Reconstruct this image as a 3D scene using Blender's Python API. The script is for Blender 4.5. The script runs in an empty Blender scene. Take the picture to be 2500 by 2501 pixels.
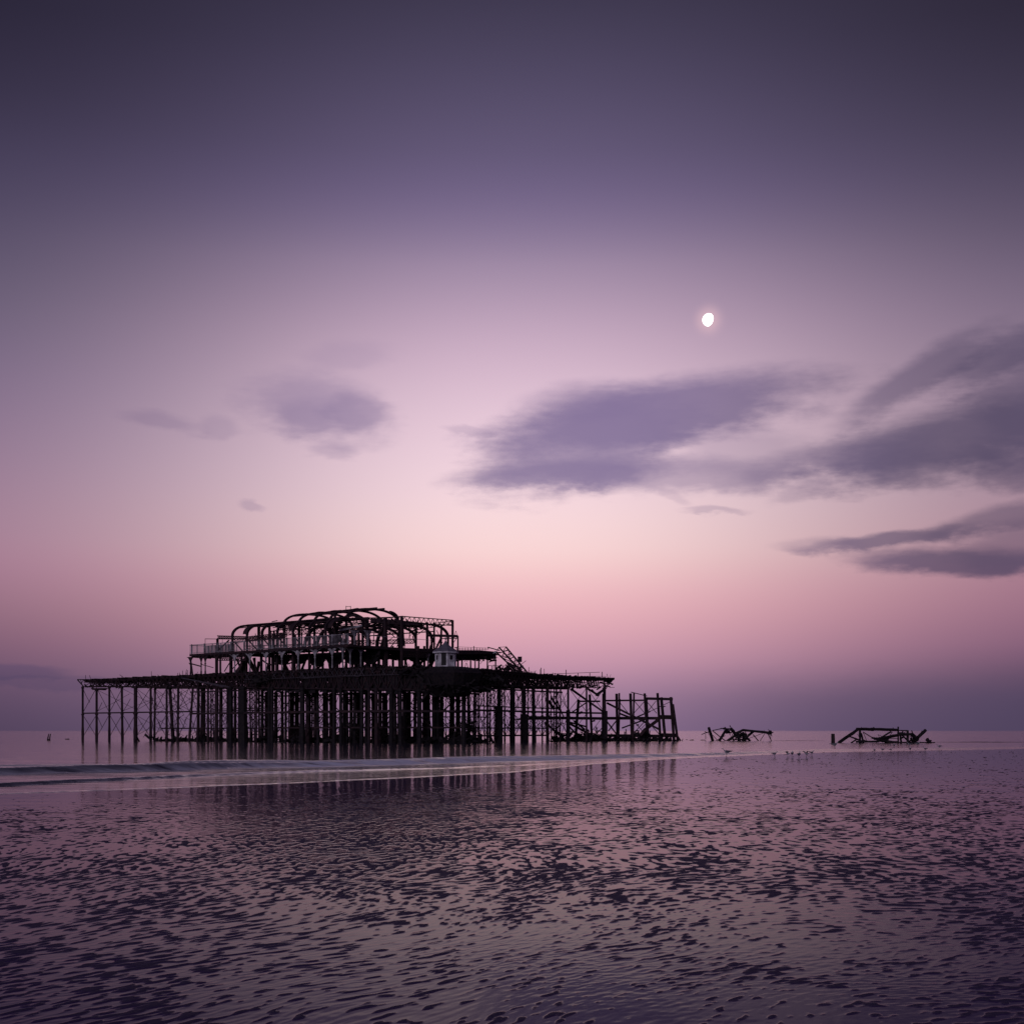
import bpy, math, random
import numpy as np
from mathutils import Vector
R = math.radians
rnd = random.Random(7)
F = 3200.0; HY = 1785.0; CX = 1250.0; CAMH = 1.6          # focal length and horizon of the 2500 px photograph
sc = bpy.context.scene
col = sc.collection

def P(px, py, Y):
    "world point seen at photograph pixel (px, py) at distance Y"
    return Vector(((px - CX) / F * Y, Y, CAMH + (HY - py) / F * Y))
def GY(py):
    return CAMH * F / (py - HY)

# ------------------------------------------------------------------ materials
def new_mat(name):
    m = bpy.data.materials.new(name); m.use_nodes = True
    nt = m.node_tree; b = nt.nodes['Principled BSDF']
    return m, nt, b
def srgb(r, g, b):
    return tuple(((c/255)/12.92 if c/255 <= 0.04045 else (((c/255)+0.055)/1.055)**2.4) for c in (r, g, b)) + (1,)
def noisy(name, c1, c2, scale, rough, metal=0.0, bump=0.02):
    m, nt, b = new_mat(name); N, L = nt.nodes, nt.links
    tc = N.new('ShaderNodeTexCoord'); nz = N.new('ShaderNodeTexNoise')
    nz.inputs['Scale'].default_value = scale; nz.inputs['Detail'].default_value = 6
    L.new(tc.outputs['Object'], nz.inputs['Vector'])
    rp = N.new('ShaderNodeValToRGB'); rp.color_ramp.elements[0].position = .35; rp.color_ramp.elements[1].position = .68
    rp.color_ramp.elements[0].color = (*c1, 1); rp.color_ramp.elements[1].color = (*c2, 1)
    L.new(nz.outputs['Fac'], rp.inputs['Fac']); L.new(rp.outputs['Color'], b.inputs['Base Color'])
    b.inputs['Roughness'].default_value = rough; b.inputs['Metallic'].default_value = metal
    b.inputs['Specular IOR Level'].default_value = 0.25
    if bump:
        bp = N.new('ShaderNodeBump'); bp.inputs['Distance'].default_value = bump; bp.inputs['Strength'].default_value = .6
        L.new(nz.outputs['Fac'], bp.inputs['Height']); L.new(bp.outputs['Normal'], b.inputs['Normal'])
    return m
IRON = noisy('rusted_iron', (.026, .016, .023), (.058, .030, .032), 1.3, .8)
WEED = noisy('weed_and_mussels', (.010, .008, .012), (.030, .021, .022), 3.0, .75, bump=.05)
PALE = noisy('flaking_pale_paint', (.14, .12, .135), (.52, .48, .50), 1.6, .7)
WHITE = noisy('weathered_white_paint', (.40, .36, .38), (.80, .76, .78), 1.4, .65)
SLATE = noisy('weathered_lead', (.11, .10, .125), (.19, .17, .20), 1.5, .7)
DARK = noisy('dark_opening', (.01, .008, .01), (.02, .015, .018), 2, .6, bump=0)
TIMBER = noisy('wet_timber', (.018, .012, .014), (.04, .026, .026), 2.0, .7)
FEATH_W = noisy('white_feathers', (.45, .43, .45), (.6, .58, .6), 8, .7, bump=0)
FEATH_G = noisy('grey_feathers', (.09, .085, .10), (.16, .15, .17), 8, .7, bump=0)

# ------------------------------------------------------------------ mesh helpers
class MB:
    def __init__(s): s.v = []; s.f = []
    def add(s, vs, fs):
        n = len(s.v); s.v += [tuple(v) for v in vs]; s.f += [tuple(i + n for i in f) for f in fs]; return s
    def bar(s, p, q, w, h=None, up=None):
        p, q = Vector(p), Vector(q); h = h or w
        d = (q - p)
        if d.length < 1e-5: return s
        d.normalize(); up = Vector(up) if up else Vector((0, 0, 1))
        if abs(d.dot(up)) > .95: up = Vector((.76, -.65, 0))
        a = d.cross(up).normalized() * w / 2; b = a.cross(d).normalized() * h / 2
        vs = [p - a - b, p + a - b, p + a + b, p - a + b, q - a - b, q + a - b, q + a + b, q - a + b]
        return s.add(vs, [(0, 3, 2, 1), (4, 5, 6, 7), (0, 1, 5, 4), (1, 2, 6, 5), (2, 3, 7, 6), (3, 0, 4, 7)])
    def sweep(s, pts, rad, n=6):
        pts = [Vector(p) for p in pts]; m = len(pts)
        rad = [rad] * m if not hasattr(rad, '__len__') else rad
        vs = []; ref = None
        for i, p in enumerate(pts):
            t = (pts[min(i + 1, m - 1)] - pts[max(i - 1, 0)]).normalized()
            if ref is None: ref = Vector((0, 0, 1)) if abs(t.z) < .9 else Vector((1, 0, 0))
            a = (ref - t * ref.dot(t)).normalized(); b = t.cross(a); ref = a
            for k in range(n):
                an = 2 * math.pi * (k + .5) / n
                vs.append(p + (a * math.cos(an) + b * math.sin(an)) * rad[i])
        fs = [(i*n + k, i*n + (k+1) % n, (i+1)*n + (k+1) % n, (i+1)*n + k) for i in range(m-1) for k in range(n)]
        fs += [tuple(range(n))[::-1], tuple((m-1)*n + k for k in range(n))]
        return s.add(vs, fs)
    def prism(s, poly, z0, z1):
        n = len(poly)
        vs = [(x, y, z0) for x, y in poly] + [(x, y, z1) for x, y in poly]
        return s.add(vs, [tuple(range(n))[::-1], tuple(range(n, 2*n))] + [(i, (i+1) % n, n + (i+1) % n, n + i) for i in range(n)])
    def plate(s, poly3, thick, nrm):
        n = len(poly3); o = Vector(nrm).normalized() * thick / 2
        vs = [Vector(p) - o for p in poly3] + [Vector(p) + o for p in poly3]
        return s.add(vs, [tuple(range(n))[::-1], tuple(range(n, 2*n))] + [(i, (i+1) % n, n + (i+1) % n, n + i) for i in range(n)])
    def box(s, c, sx, sy, sz, rz=0.0):
        c = Vector(c); ca, sa = math.cos(rz), math.sin(rz); vs = []
        for z in (-1, 1):
            for x, y in ((-1, -1), (1, -1), (1, 1), (-1, 1)):
                X, Y = x*sx/2, y*sy/2
                vs.append((c.x + X*ca - Y*sa, c.y + X*sa + Y*ca, c.z + z*sz/2))
        return s.add(vs, [(0, 3, 2, 1), (4, 5, 6, 7), (0, 1, 5, 4), (1, 2, 6, 5), (2, 3, 7, 6), (3, 0, 4, 7)])
    def rubble(s, c, rx, ry, rz, n, w0=.05, w1=.25, seed=0, L0=.3, L1=1.6):
        r = random.Random(seed)
        for _ in range(n):
            a = Vector((c[0] + r.gauss(0, rx*.5), c[1] + r.gauss(0, ry*.5), c[2] + r.gauss(0, rz*.45)))
            L = r.uniform(L0, L1); th = r.uniform(0, 6.28); el = r.gauss(0, .5)
            d = Vector((math.cos(th)*math.cos(el), math.sin(th)*math.cos(el), math.sin(el))) * L
            s.bar(a - d/2, a + d/2, r.uniform(w0, w1), r.uniform(w0, w1))
        return s
    def truss(s, p, q, depth, n, chord=.12, web=.07, style='W', q_depth=None, jit=0.0, r=rnd, miss=0.0):
        p, q = Vector(p), Vector(q); q_depth = depth if q_depth is None else q_depth
        dz = lambda t: Vector((0, 0, -(depth + (q_depth - depth)*t)))
        s.bar(p, q, chord); s.bar(p + dz(0), q + dz(1), chord)
        pt = lambda i: p.lerp(q, i/n)
        for i in range(n):
            if r.random() < miss: continue
            j = Vector((0, 0, r.uniform(-jit, jit)))
            a, b, c, d = pt(i), pt(i+1), pt(i) + dz(i/n), pt(i+1) + dz((i+1)/n)
            if style == 'X': s.bar(a, d + j, web); s.bar(c, b + j, web); s.bar(b, d, web)
            elif style == 'W': s.bar(*((a, d + j) if i % 2 else (c, b + j)), web)
            elif style == 'N': s.bar(a, d, web); s.bar(b, d, web)
        return s
    def build(s, name, mat, parent=None, smooth=False):
        me = bpy.data.meshes.new(name)
        off = parent.location if parent else Vector((0, 0, 0))
        if parent and parent.parent: off = off + parent.parent.location
        v = np.array(s.v, dtype=np.float64) - np.array(off)
        me.from_pydata([tuple(x) for x in v], [], s.f); me.materials.append(mat)
        if smooth: me.polygons.foreach_set('use_smooth', [True] * len(me.polygons))
        o = bpy.data.objects.new(name, me); col.objects.link(o)
        if parent: o.parent = parent
        return o
def tag(o, label=None, cat=None, group=None, kind=None):
    if label: o['label'] = label
    if cat: o['category'] = cat
    if group: o['group'] = group
    if kind: o['kind'] = kind
    return o
def thing(name, loc, label, cat, group=None):
    o = bpy.data.objects.new(name, None); o.location = loc; o.empty_display_size = .3
    col.objects.link(o); return tag(o, label, cat, group)
class Parts:
    "collects the repeated parts of one thing: the first hundred of a kind by nearness on their own, the rest as one"
    def __init__(s, root): s.root = root; s.d = {}
    def add(s, kind, mb, mat, key=0.0): s.d.setdefault(kind, []).append((key, mb, mat))
    def done(s):
        for kind, lst in s.d.items():
            lst.sort(key=lambda t: t[0])
            for k, mb, mat in lst[:98]: mb.build(kind, mat, s.root)
            rest = lst[98:]
            if rest:
                m = MB()
                for k, mb, mat in rest: m.add(mb.v, mb.f)
                tag(m.build(kind, rest[0][2], s.root), kind='stuff')

# ------------------------------------------------------------------ numpy noise
_rs = np.random.RandomState(11)
_perm = np.concatenate([_rs.permutation(512)] * 2); _ang = _rs.rand(512) * 2 * np.pi
_gx, _gy = np.cos(_ang).astype(np.float32), np.sin(_ang).astype(np.float32)
def pn(x, y, seed=0):
    x = x + seed * 37.17; y = y + seed * 91.73
    xi = np.floor(x).astype(np.int64); yi = np.floor(y).astype(np.int64)
    xf = (x - xi).astype(np.float32); yf = (y - yi).astype(np.float32)
    u = xf*xf*xf*(xf*(xf*6 - 15) + 10); v = yf*yf*yf*(yf*(yf*6 - 15) + 10)
    def g(dx, dy):
        h = _perm[(_perm[(xi + dx) & 511] + yi + dy) & 511]
        return _gx[h]*(xf - dx) + _gy[h]*(yf - dy)
    a, b, c, d = g(0, 0), g(1, 0), g(0, 1), g(1, 1)
    return (a + u*(b - a) + v*((c + u*(d - c)) - (a + u*(b - a)))) * 1.5
def fbm(x, y, o=3, seed=0):
    r = 0; a = 1.0
    for i in range(o):
        r = r + a*pn(x*2**i, y*2**i, seed + i); a *= .5
    return r
def sstep(a, b, x):
    t = np.clip((x - a)/(b - a), 0, 1); return t*t*(3 - 2*t)

def grid_object(name, X, Y, Z, mat, attrs=None):
    h, w = X.shape; n = h*w
    me = bpy.data.meshes.new(name)
    me.vertices.add(n)
    me.vertices.foreach_set('co', np.stack([X, Y, Z], -1).astype(np.float32).ravel())
    idx = np.arange(n, dtype=np.int32).reshape(h, w)
    q = np.stack([idx[:-1, :-1], idx[:-1, 1:], idx[1:, 1:], idx[1:, :-1]], -1).reshape(-1, 4)
    me.loops.add(q.size); me.loops.foreach_set('vertex_index', q.ravel())
    me.polygons.add(len(q)); me.polygons.foreach_set('loop_start', np.arange(0, q.size, 4, dtype=np.int32))
    me.polygons.foreach_set('loop_total', np.full(len(q), 4, dtype=np.int32))
    me.polygons.foreach_set('use_smooth', np.ones(len(q), dtype=bool))
    for k, a in (attrs or {}).items():
        at = me.attributes.new(k, 'FLOAT', 'POINT'); at.data.foreach_set('value', a.astype(np.float32).ravel())
    me.materials.append(mat); me.update(calc_edges=True)
    o = bpy.data.objects.new(name, me); col.objects.link(o); return o

# ------------------------------------------------------------------ shore line and waves (plan curves)
def curve(pts):
    xs = []; ys = []
    for px, py in pts:
        D = GY(py); xs.append((px - CX)/F*D); ys.append(D)
    return np.array(xs), np.array(ys)
def cyc(c, X):
    return np.interp(X, c[0], c[1])
EDGE = curve([(-1500, 2090), (-600, 1990), (0, 1941), (300, 1930), (647, 1916), (950, 1902), (1250, 1887), (1444, 1867), (1640, 1853), (2027, 1837), (2500, 1829), (3200, 1822), (4200, 1817)])
WAVE_A = curve([(-1500, 2030), (-600, 1955), (0, 1920), (480, 1898), (780, 1886), (1100, 1877), (1444, 1862), (1640, 1850), (2027, 1836), (2500, 1828), (3200, 1821), (4200, 1816)])
WAVE_B = curve([(-1500, 1960), (-600, 1915), (0, 1890), (388, 1882), (650, 1874), (1000, 1866), (1250, 1859), (1650, 1847), (2027, 1835), (2500, 1827), (3200, 1820), (4200, 1815)])
WAVE_C = curve([(-1500, 1920), (-600, 1890), (0, 1874), (300, 1872), (650, 1866), (1000, 1857), (1250, 1852), (1650, 1843), (2027, 1833), (2500, 1826), (3200, 1819), (4200, 1814)])

def beach_height(X, Y):
    # rippled sand just breaking a film of standing water
    wx = fbm(X*.35, Y*.35, 2, 40)*.5; wy = fbm(X*.35 + 9, Y*.35, 2, 44)*.5
    x = X + wx*.5; y = Y + wy*.5
    th = R(40) - R(26)*sstep(-1.0, 5.0, X) + R(10)*fbm(X*.12, Y*.06, 2, 3) - R(22)*sstep(13, 26, Y)
    ang = R(52); ca, sa = np.cos(ang), np.sin(ang)
    s1, t1 = x*ca + y*sa, -x*sa + y*ca
    s2, t2 = x*np.cos(R(24)) + y*np.sin(R(24)), -x*np.sin(R(24)) + y*np.cos(R(24))
    w = sstep(-1.5, 4.5, X + .10*(Y - 8) + fbm(X*.3, Y*.2, 2, 60)*1.5)
    k = 1 + .5*sstep(9, 25, Y)
    n = (1 - w)*(pn(s1/.23, t1/(.066*k), 1) + .6*pn(s1/.12, t1/(.038*k), 2)) + w*(pn(s2/.18, t2/(.078*k), 5) + .65*pn(s2/.10, t2/(.046*k), 6))
    n2 = (1 - w)*pn(s1/.6, t1/.25, 7) + w*pn(s2/.55, t2/.28, 8)
    patch = fbm(x/.9, y/1.5, 2, 12); big = fbm(X/5.0, Y/8.0, 2, 21)
    dens = -.07 - .13*sstep(12, 7.5, Y) + .10*sstep(26, 15, Y)*sstep(10, 15, Y) - .30*sstep(27, 44, Y)
    dens = dens - .40*sstep(-13, -6, Y - cyc(EDGE, X))*sstep(4, -5, X)
    h = n*.85 + n2*.34 + patch*.29 + big*.21 + dens - .02
    z = np.where(h > 0, .010*(1 - np.exp(-h*1.9)), h*.0014) + .0034*fbm(X/1.6, Y/.55, 2, 31)*sstep(20, 40, Y)
    return z, h
def beach_mat():
    m, nt, b = new_mat('wet_sand'); N, L = nt.nodes, nt.links
    at = N.new('ShaderNodeAttribute'); at.attribute_name = 'wet'
    geo = N.new('ShaderNodeNewGeometry')
    def noise(scale, det, sx=1, sy=1):
        mp = N.new('ShaderNodeMapping'); mp.inputs['Scale'].default_value = (sx, sy, 1)
        L.new(geo.outputs['Position'], mp.inputs['Vector'])
        z = N.new('ShaderNodeTexNoise'); z.inputs['Scale'].default_value = scale; z.inputs['Detail'].default_value = det
        L.new(mp.outputs['Vector'], z.inputs['Vector']); return z.outputs['Fac']
    grain = noise(60, 4)
    mr = N.new('ShaderNodeMapRange'); mr.inputs['From Min'].default_value = -.02; mr.inputs['From Max'].default_value = .26
    mr.inputs['To Min'].default_value = 0; mr.inputs['To Max'].default_value = 1; mr.interpolation_type = 'SMOOTHSTEP'
    ad = N.new('ShaderNodeMath'); ad.operation = 'MULTIPLY_ADD'; ad.inputs[1].default_value = .10
    L.new(grain, ad.inputs[0]); L.new(at.outputs['Fac'], ad.inputs[2]); 
    sb = N.new('ShaderNodeMath'); sb.operation = 'SUBTRACT'; sb.inputs[1].default_value = .05; L.new(ad.outputs[0], sb.inputs[0])
    L.new(sb.outputs[0], mr.inputs['Value']); k = mr.outputs['Result']
    def mixf(a, c):
        x = N.new('ShaderNodeMapRange'); x.inputs['To Min'].default_value = a; x.inputs['To Max'].default_value = c
        L.new(k, x.inputs['Value']); return x.outputs['Result']
    L.new(mixf(.08, .62), b.inputs['Roughness']); b.inputs['IOR'].default_value = 1.062; b.inputs['Specular Tint'].default_value = (.80, .62, 1, 1)
    L.new(mixf(.5, .30), b.inputs['Specular IOR Level'])
    rp = N.new('ShaderNodeValToRGB'); rp.color_ramp.elements[0].color = (.050, .020, .105, 1); rp.color_ramp.elements[1].color = (.070, .052, .105, 1)
    L.new(k, rp.inputs['Fac']); L.new(rp.outputs['Color'], b.inputs['Base Color'])
    b1 = N.new('ShaderNodeBump'); b1.inputs['Distance'].default_value = .004; b1.inputs['Strength'].default_value = .5
    L.new(grain, b1.inputs['Height'])
    mx = N.new('ShaderNodeMix'); mx.data_type = 'VECTOR'
    b2 = N.new('ShaderNodeBump'); b2.inputs['Distance'].default_value = .002; b2.inputs['Strength'].default_value = .35
    L.new(noise(2.2, 3, 1, 1.8), b2.inputs['Height'])
    L.new(k, mx.inputs['Factor']); L.new(b2.outputs['Normal'], mx.inputs[4]); L.new(b1.outputs['Normal'], mx.inputs[5])
    L.new(mx.outputs[1], b.inputs['Normal'])
    return m
BEACH = beach_mat()
# near beach: rows denser close to the viewer, real height everywhere
yo = np.arange(985.0, 36.0, -.85); D = CAMH*F/yo
pxs = np.concatenate([np.linspace(-4200, -130, 330), np.linspace(-120, 2620, 1280), np.linspace(2630, 6700, 330)])
PX, DD = np.meshgrid(pxs, D); X = (PX - CX)/F*DD; Y = DD.copy()
z, h = beach_height(X, Y)
dsh = (Y - cyc(EDGE, X))
z = z - .5*sstep(.3, 3.0, dsh) * 1.0
beach = grid_object('beach', X, Y, z, BEACH, {'wet': h}); tag(beach, kind='structure')
# coarse sand sheet all round and under it
gx = np.linspace(-260, 260, 261); gy = np.concatenate([np.linspace(-80, 24, 60)])
GX, GYY = np.meshgrid(gx, gy); zz = np.zeros_like(GX); hh = fbm(GX/1.7, GYY/2.4, 3, 12)
o = grid_object('sand', GX, GYY, zz - .010, BEACH, {'wet': hh*.5 - .1}); tag(o, kind='structure')

# ------------------------------------------------------------------ sea
def sea_mat():
    m, nt, b = new_mat('sea_water'); N, L = nt.nodes, nt.links
    geo = N.new('ShaderNodeNewGeometry')
    def noise(sx, sy, det, rot=0):
        mp = N.new('ShaderNodeMapping'); mp.inputs['Scale'].default_value = (sx, sy, 1); mp.inputs['Rotation'].default_value = (0, 0, rot)
        L.new(geo.outputs['Position'], mp.inputs['Vector'])
        z = N.new('ShaderNodeTexNoise'); z.inputs['Scale'].default_value = 1; z.inputs['Detail'].default_value = det
        L.new(mp.outputs['Vector'], z.inputs['Vector']); return z.outputs['Fac']
    at = N.new('ShaderNodeAttribute'); at.attribute_name = 'foam'
    st = noise(.35, 1.6, 5, R(-22))
    mu = N.new('ShaderNodeMath'); mu.operation = 'MULTIPLY'; L.new(at.outputs['Fac'], mu.inputs[0])
    mr = N.new('ShaderNodeMapRange'); mr.inputs['From Min'].default_value = .30; mr.inputs['From Max'].default_value = .66; L.new(st, mr.inputs['Value'])
    L.new(mr.outputs['Result'], mu.inputs[1])
    mc = N.new('ShaderNodeMix'); mc.data_type = 'RGBA'
    mc.inputs[6].default_value = (.045, .042, .062, 1); mc.inputs[7].default_value = (.80, .80, .92, 1)
    L.new(mu.outputs[0], mc.inputs['Factor']); L.new(mc.outputs[2], b.inputs['Base Color'])
    ro = N.new('ShaderNodeMapRange'); ro.inputs['To Min'].default_value = .09; ro.inputs['To Max'].default_value = .6
    L.new(mu.outputs[0], ro.inputs['Value']); L.new(ro.outputs['Result'], b.inputs['Roughness'])
    b.inputs['IOR'].default_value = 1.33
    bp = N.new('ShaderNodeBump'); bp.inputs['Distance'].default_value = .05; bp.inputs['Strength'].default_value = .55
    ad = N.new('ShaderNodeMath'); ad.operation = 'ADD'; L.new(noise(.16, .9, 4, R(-8)), ad.inputs[0]); L.new(noise(.5, 2.2, 3), ad.inputs[1])
    L.new(ad.outputs[0], bp.inputs['Height']); L.new(bp.outputs['Normal'], b.inputs['Normal'])
    return m
SEA = sea_mat()
yo = np.concatenate([np.arange(260.0, 8.0, -.4), np.geomspace(8, .13, 60)]); D = CAMH*F/yo
pxs = np.linspace(-1400, 3900, 700)
PX, DD = np.meshgrid(pxs, D); X = (PX - CX)/F*DD; Y = DD.copy()
def front(c, X, Y, H, wf, wb):
    "a low roller: steep side toward the shore, long back"
    d = Y - cyc(c, X) - fbm(X/9, Y/30, 2, 70)*.9
    return H*np.where(d < 0, np.clip((d + wf)/wf, 0, 1)**1.3, 1 - sstep(0, wb, d)), d
dsh = (Y - cyc(EDGE, X))
z = -.06 + .072*sstep(-.5, .35, dsh + fbm(X/3, Y/6, 2, 90)*.35)
sc_ = np.clip(Y/45, .6, 3)
pxg = CX + F*X/Y
ampA = .085*np.clip(1.15 - pxg/1500, .15, 1)
zA, dA = front(WAVE_A, X, Y, 1, .30, 3.0); z = z + zA*ampA
ampB = (.30*np.clip(1.1 - pxg/2100, .30, 1)) * (1 + .35*fbm(X/7, Y/40, 2, 77))
zB, dB = front(WAVE_B, X, Y, 1, 1.1, 5.0); z = z + zB*ampB
ampC = .22*(.4 + .9*sstep(-.2, .5, fbm(X/14, Y/60, 2, 80)))*np.clip(1.2 - pxg/2300, .2, 1)
zC, dC = front(WAVE_C, X, Y, 1, .9, 7); z = z + zC*ampC
z = z + .018*fbm(X/5, Y/2.2, 3, 85)*sstep(1, 12, dsh)*np.exp(-((Y - 60)/120)**2)
foam = sstep(-.1, .4, dA)*(1 - sstep(0, 1, dB*.25))*.0
zone = sstep(0.0, 1.2, dsh)*(1 - sstep(-1.0, 2.5, dC))
foam = zone*(.18 + 1.15*sstep(450, 900, pxg)*(1 - sstep(1500, 2000, pxg)))*sstep(-2, .3, dB + 1.5) + zone*.07
foam = foam + .35*np.exp(-((dB + .9)/.5)**2)*sstep(2400, 900, pxg)
sea = grid_object('sea', X, Y, z, SEA, {'foam': foam}); tag(sea, kind='structure')

# ------------------------------------------------------------------ pier plan: two facades meeting at a corner K
K = Vector((-21.4, 167, 0)); U = Vector((-.76, .65, 0)); V = Vector((.65, .76, 0))   # U runs left-away, V right-away
ZD = 9.6                                                       # top of the promenade deck
def Q(s, t, z): return K + U*s + V*t + Vector((0, 0, z))
def s_at(px):                                                  # where along the left facade pixel column px falls
    k = (px - CX)/F; return (k*K.y - K.x)/(U.x - k*U.y)
LINE = [(190, None), (840, None)]
RP = [(840, 167), (960, 163.5), (1110, 164.5), (1200, 172), (1300, 183), (1400, 192), (1500, 200)]
def dist(px):
    if px <= 840: return (K + U*s_at(px)).y
    for (a, da), (b, db) in zip(RP, RP[1:]):
        if px <= b: return da + (db - da)*(px - a)/(b - a)
    return 200
def pt(px, extra=0.0):
    "plan point on the front line, then back into the pier"
    y = dist(px); x = (px - CX)/F*y
    return Vector((x, y, 0)) + BD(px)*extra
def BD(px):
    k = float(np.clip((px - 1000)/250, 0, 1)); ray = Vector(((px - CX)/F, 1, 0)) + Vector((-.12, 0, 0))*k
    return (V*(1 - k) + ray.normalized()*k).normalized()
def zy(py, Y): return CAMH + (HY - py)/F*Y

pier = thing('derelict_pier', K, 'burnt out black iron pier standing on a forest of columns in shallow sea', 'pier')
pp = Parts(pier)
truss_bottom = lambda px: np.interp(px, [190, 600, 840, 1110, 1200, 1500], [8.55, 7.55, 6.9, 6.7, 7.6, 8.2])

# deck: thin plank slabs along the edge and over the pavilion
edge_px = [205, 260, 330, 400, 470, 540, 600, 680, 760, 840, 900, 960, 1035, 1110, 1160, 1200, 1250, 1300, 1350, 1400, 1450, 1500]
fr = [pt(p) for p in edge_px]
def back_of(p, px):
    d = np.interp(px, [190, 400, 470, 840, 1110, 1300, 1500], [3.5, 8, 28, 32, 30, 14, 5]); return p + BD(px)*float(d)
for a, b, pa, pb in zip(fr, fr[1:], edge_px, edge_px[1:]):
    ba, bb = back_of(a, pa), back_of(b, pb)
    m = MB(); m.prism([(a.x, a.y), (b.x, b.y), (bb.x, bb.y), (ba.x, ba.y)], ZD - .24, ZD)
    pp.add('deck_slab', m, IRON, a.y)
    # ragged edge of broken planks
    m = MB(); n = int((b - a).length/.35)
    for i in range(n):
        c = a.lerp(b, (i + .5)/n) + Vector((0, 0, ZD + rnd.uniform(-.05, .06)))
        if rnd.random() < .8: m.bar(c - BD(pa)*rnd.uniform(.05, .5), c + BD(pa)*rnd.uniform(.4, 1.2), .22, rnd.uniform(.06, .22))
        if rnd.random() < .10: m.bar(c, c + Vector((rnd.uniform(-.3, .3), 0, rnd.uniform(.2, .9))), .05)
    pp.add('broken_plank', m, TIMBER, a.y)
    # girders under the deck
    for row, off in ((0, .25), (1, 4.5), (2, 9.0)):
        if pb == 1500: continue
        if row and (pb < 330 or pa > 1380): continue
        m = MB(); p0 = a + BD(pa)*off; p1 = b + BD(pb)*off
        n = max(3, int((p1 - p0).length/1.0))
        m.truss(p0 + Vector((0, 0, ZD - .3)), p1 + Vector((0, 0, ZD - .3)), ZD - .3 - truss_bottom(pa), n, .17, .10,
                'X' if row != 1 else 'W', ZD - .3 - truss_bottom(pb), .15, miss=.08)
        pp.add('deck_girder', m, IRON, a.y + off)
    m = MB()
    for i in range(int((b - a).length*2.0)):
        c = a.lerp(b, rnd.random()) + BD(pa)*rnd.uniform(0, 9 if pa < 1440 else 3)
        zb = truss_bottom(pa)
        z0 = rnd.uniform(zb - .05, ZD - .3)
        d = Vector((rnd.uniform(-1, 1), rnd.uniform(-.6, .6), rnd.uniform(-.5, .5)))
        m.bar(c + Vector((0, 0, z0)) - d*.6, c + Vector((0, 0, z0)) + d*.6, rnd.uniform(.05, .22))
    zc = (truss_bottom(pa) + ZD)/2; m.bar(a + BD(pa)*2 + Vector((0, 0, zc)), b + BD(pb)*2 + Vector((0, 0, zc)), .12)
    pp.add('hanging_debris', m, IRON, a.y)
for px in range(205, 1480, 17):
    a = pt(px); b = back_of(a, px)
    m = MB(); L = min((b - a).length, 12); V_ = BD(px)
    m.truss(a + Vector((0, 0, ZD - .35)), a + V_*L + Vector((0, 0, ZD - .35)), ZD - .35 - truss_bottom(px) - .1, max(3, int(L/1.2)), .12, .08, 'W')
    pp.add('cross_girder', m, IRON, a.y)

# the solid burnt skirt in the middle
m = MB()
px = 585.0
while px < 1150:
    w = rnd.uniform(5, 15); a, b = pt(px), pt(px + w + 1)
    lo = np.interp(px, [585, 640, 700, 1000, 1060, 1150], [7.9, 7.0, 6.7, 6.5, 5.9, 7.2]) + rnd.uniform(-.3, .25)
    o_ = V*rnd.uniform(.3, .9)
    q = [a + o_ + Vector((0, 0, lo)), b + o_ + Vector((0, 0, lo + rnd.uniform(-.15, .15))), b + o_ + Vector((0, 0, ZD - .1)), a + o_ + Vector((0, 0, ZD - .1))]
    m.plate(q, .12, V); px += w
m.build('burnt_skirt', WEED, pier)
m = MB()
for px in list(range(600, 735, 22)) + list(range(735, 880, 12)) + list(range(880, 1000, 26)):
    a, b = pt(px) - V*.12, pt(px + 11) - V*.12
    m.bar(a + Vector((0, 0, 8.55)), b + Vector((0, 0, 9.5)), .05); m.bar(b + Vector((0, 0, 8.55)), a + Vector((0, 0, 9.5)), .05)
m.bar(pt(735) - V*.12 + Vector((0, 0, 8.5)), pt(880) - V*.12 + Vector((0, 0, 8.5)), .06)
m.bar(pt(600) - V*.12 + Vector((0, 0, 8.6)), pt(838) - V*.12 + Vector((0, 0, 8.6)), .05); m.bar(pt(840) - V*.12 + Vector((0, 0, 8.6)), pt(960) - V*.12 + Vector((0, 0, 8.6)), .05); m.bar(pt(960) - V*.12 + Vector((0, 0, 8.6)), pt(1000) - V*.12 + Vector((0, 0, 8.6)), .05)
m.build('lattice_railing', noisy('grey_paint_remnant', (.05, .04, .05), (.13, .11, .13), 3, .7), pier)
# bulging corner platform below the kiosk
m = MB(); c = pt(1085, 1.5)
n = 18
for i in range(n):
    a0, a1 = math.pi*2*i/n, math.pi*2*(i + 1)/n
    for (z0, r0), (z1, r1) in (((5.9, 2.0), (7.3, 3.5)), ((7.3, 3.5), (8.8, 4.1)), ((8.8, 4.1), (9.3, 3.6)), ((9.3, 3.6), (9.62, 2.2))):
        k0 = 1 + .06*math.sin(i*2.3); k1 = 1 + .06*math.sin((i+1)*2.3)
        f = lambda an, r, z: c + Vector((math.cos(an)*r, math.sin(an)*r, z))
        m.plate([f(a0, r0*k0, z0), f(a1, r0*k1, z0), f(a1, r1*k1, z1), f(a0, r1*k0, z1)], .1, (math.cos(a0), math.sin(a0), 0))
m.rubble((c.x, c.y - 2.5, 7.2), 4, 1.5, 1.4, 90, .08, .3, 5)
m.prism([(c.x + math.cos(2*math.pi*i/n)*2.1, c.y + math.sin(2*math.pi*i/n)*2.1) for i in range(n)], 9.45, 9.64)
m.build('corner_platform', WEED, pier)
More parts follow.
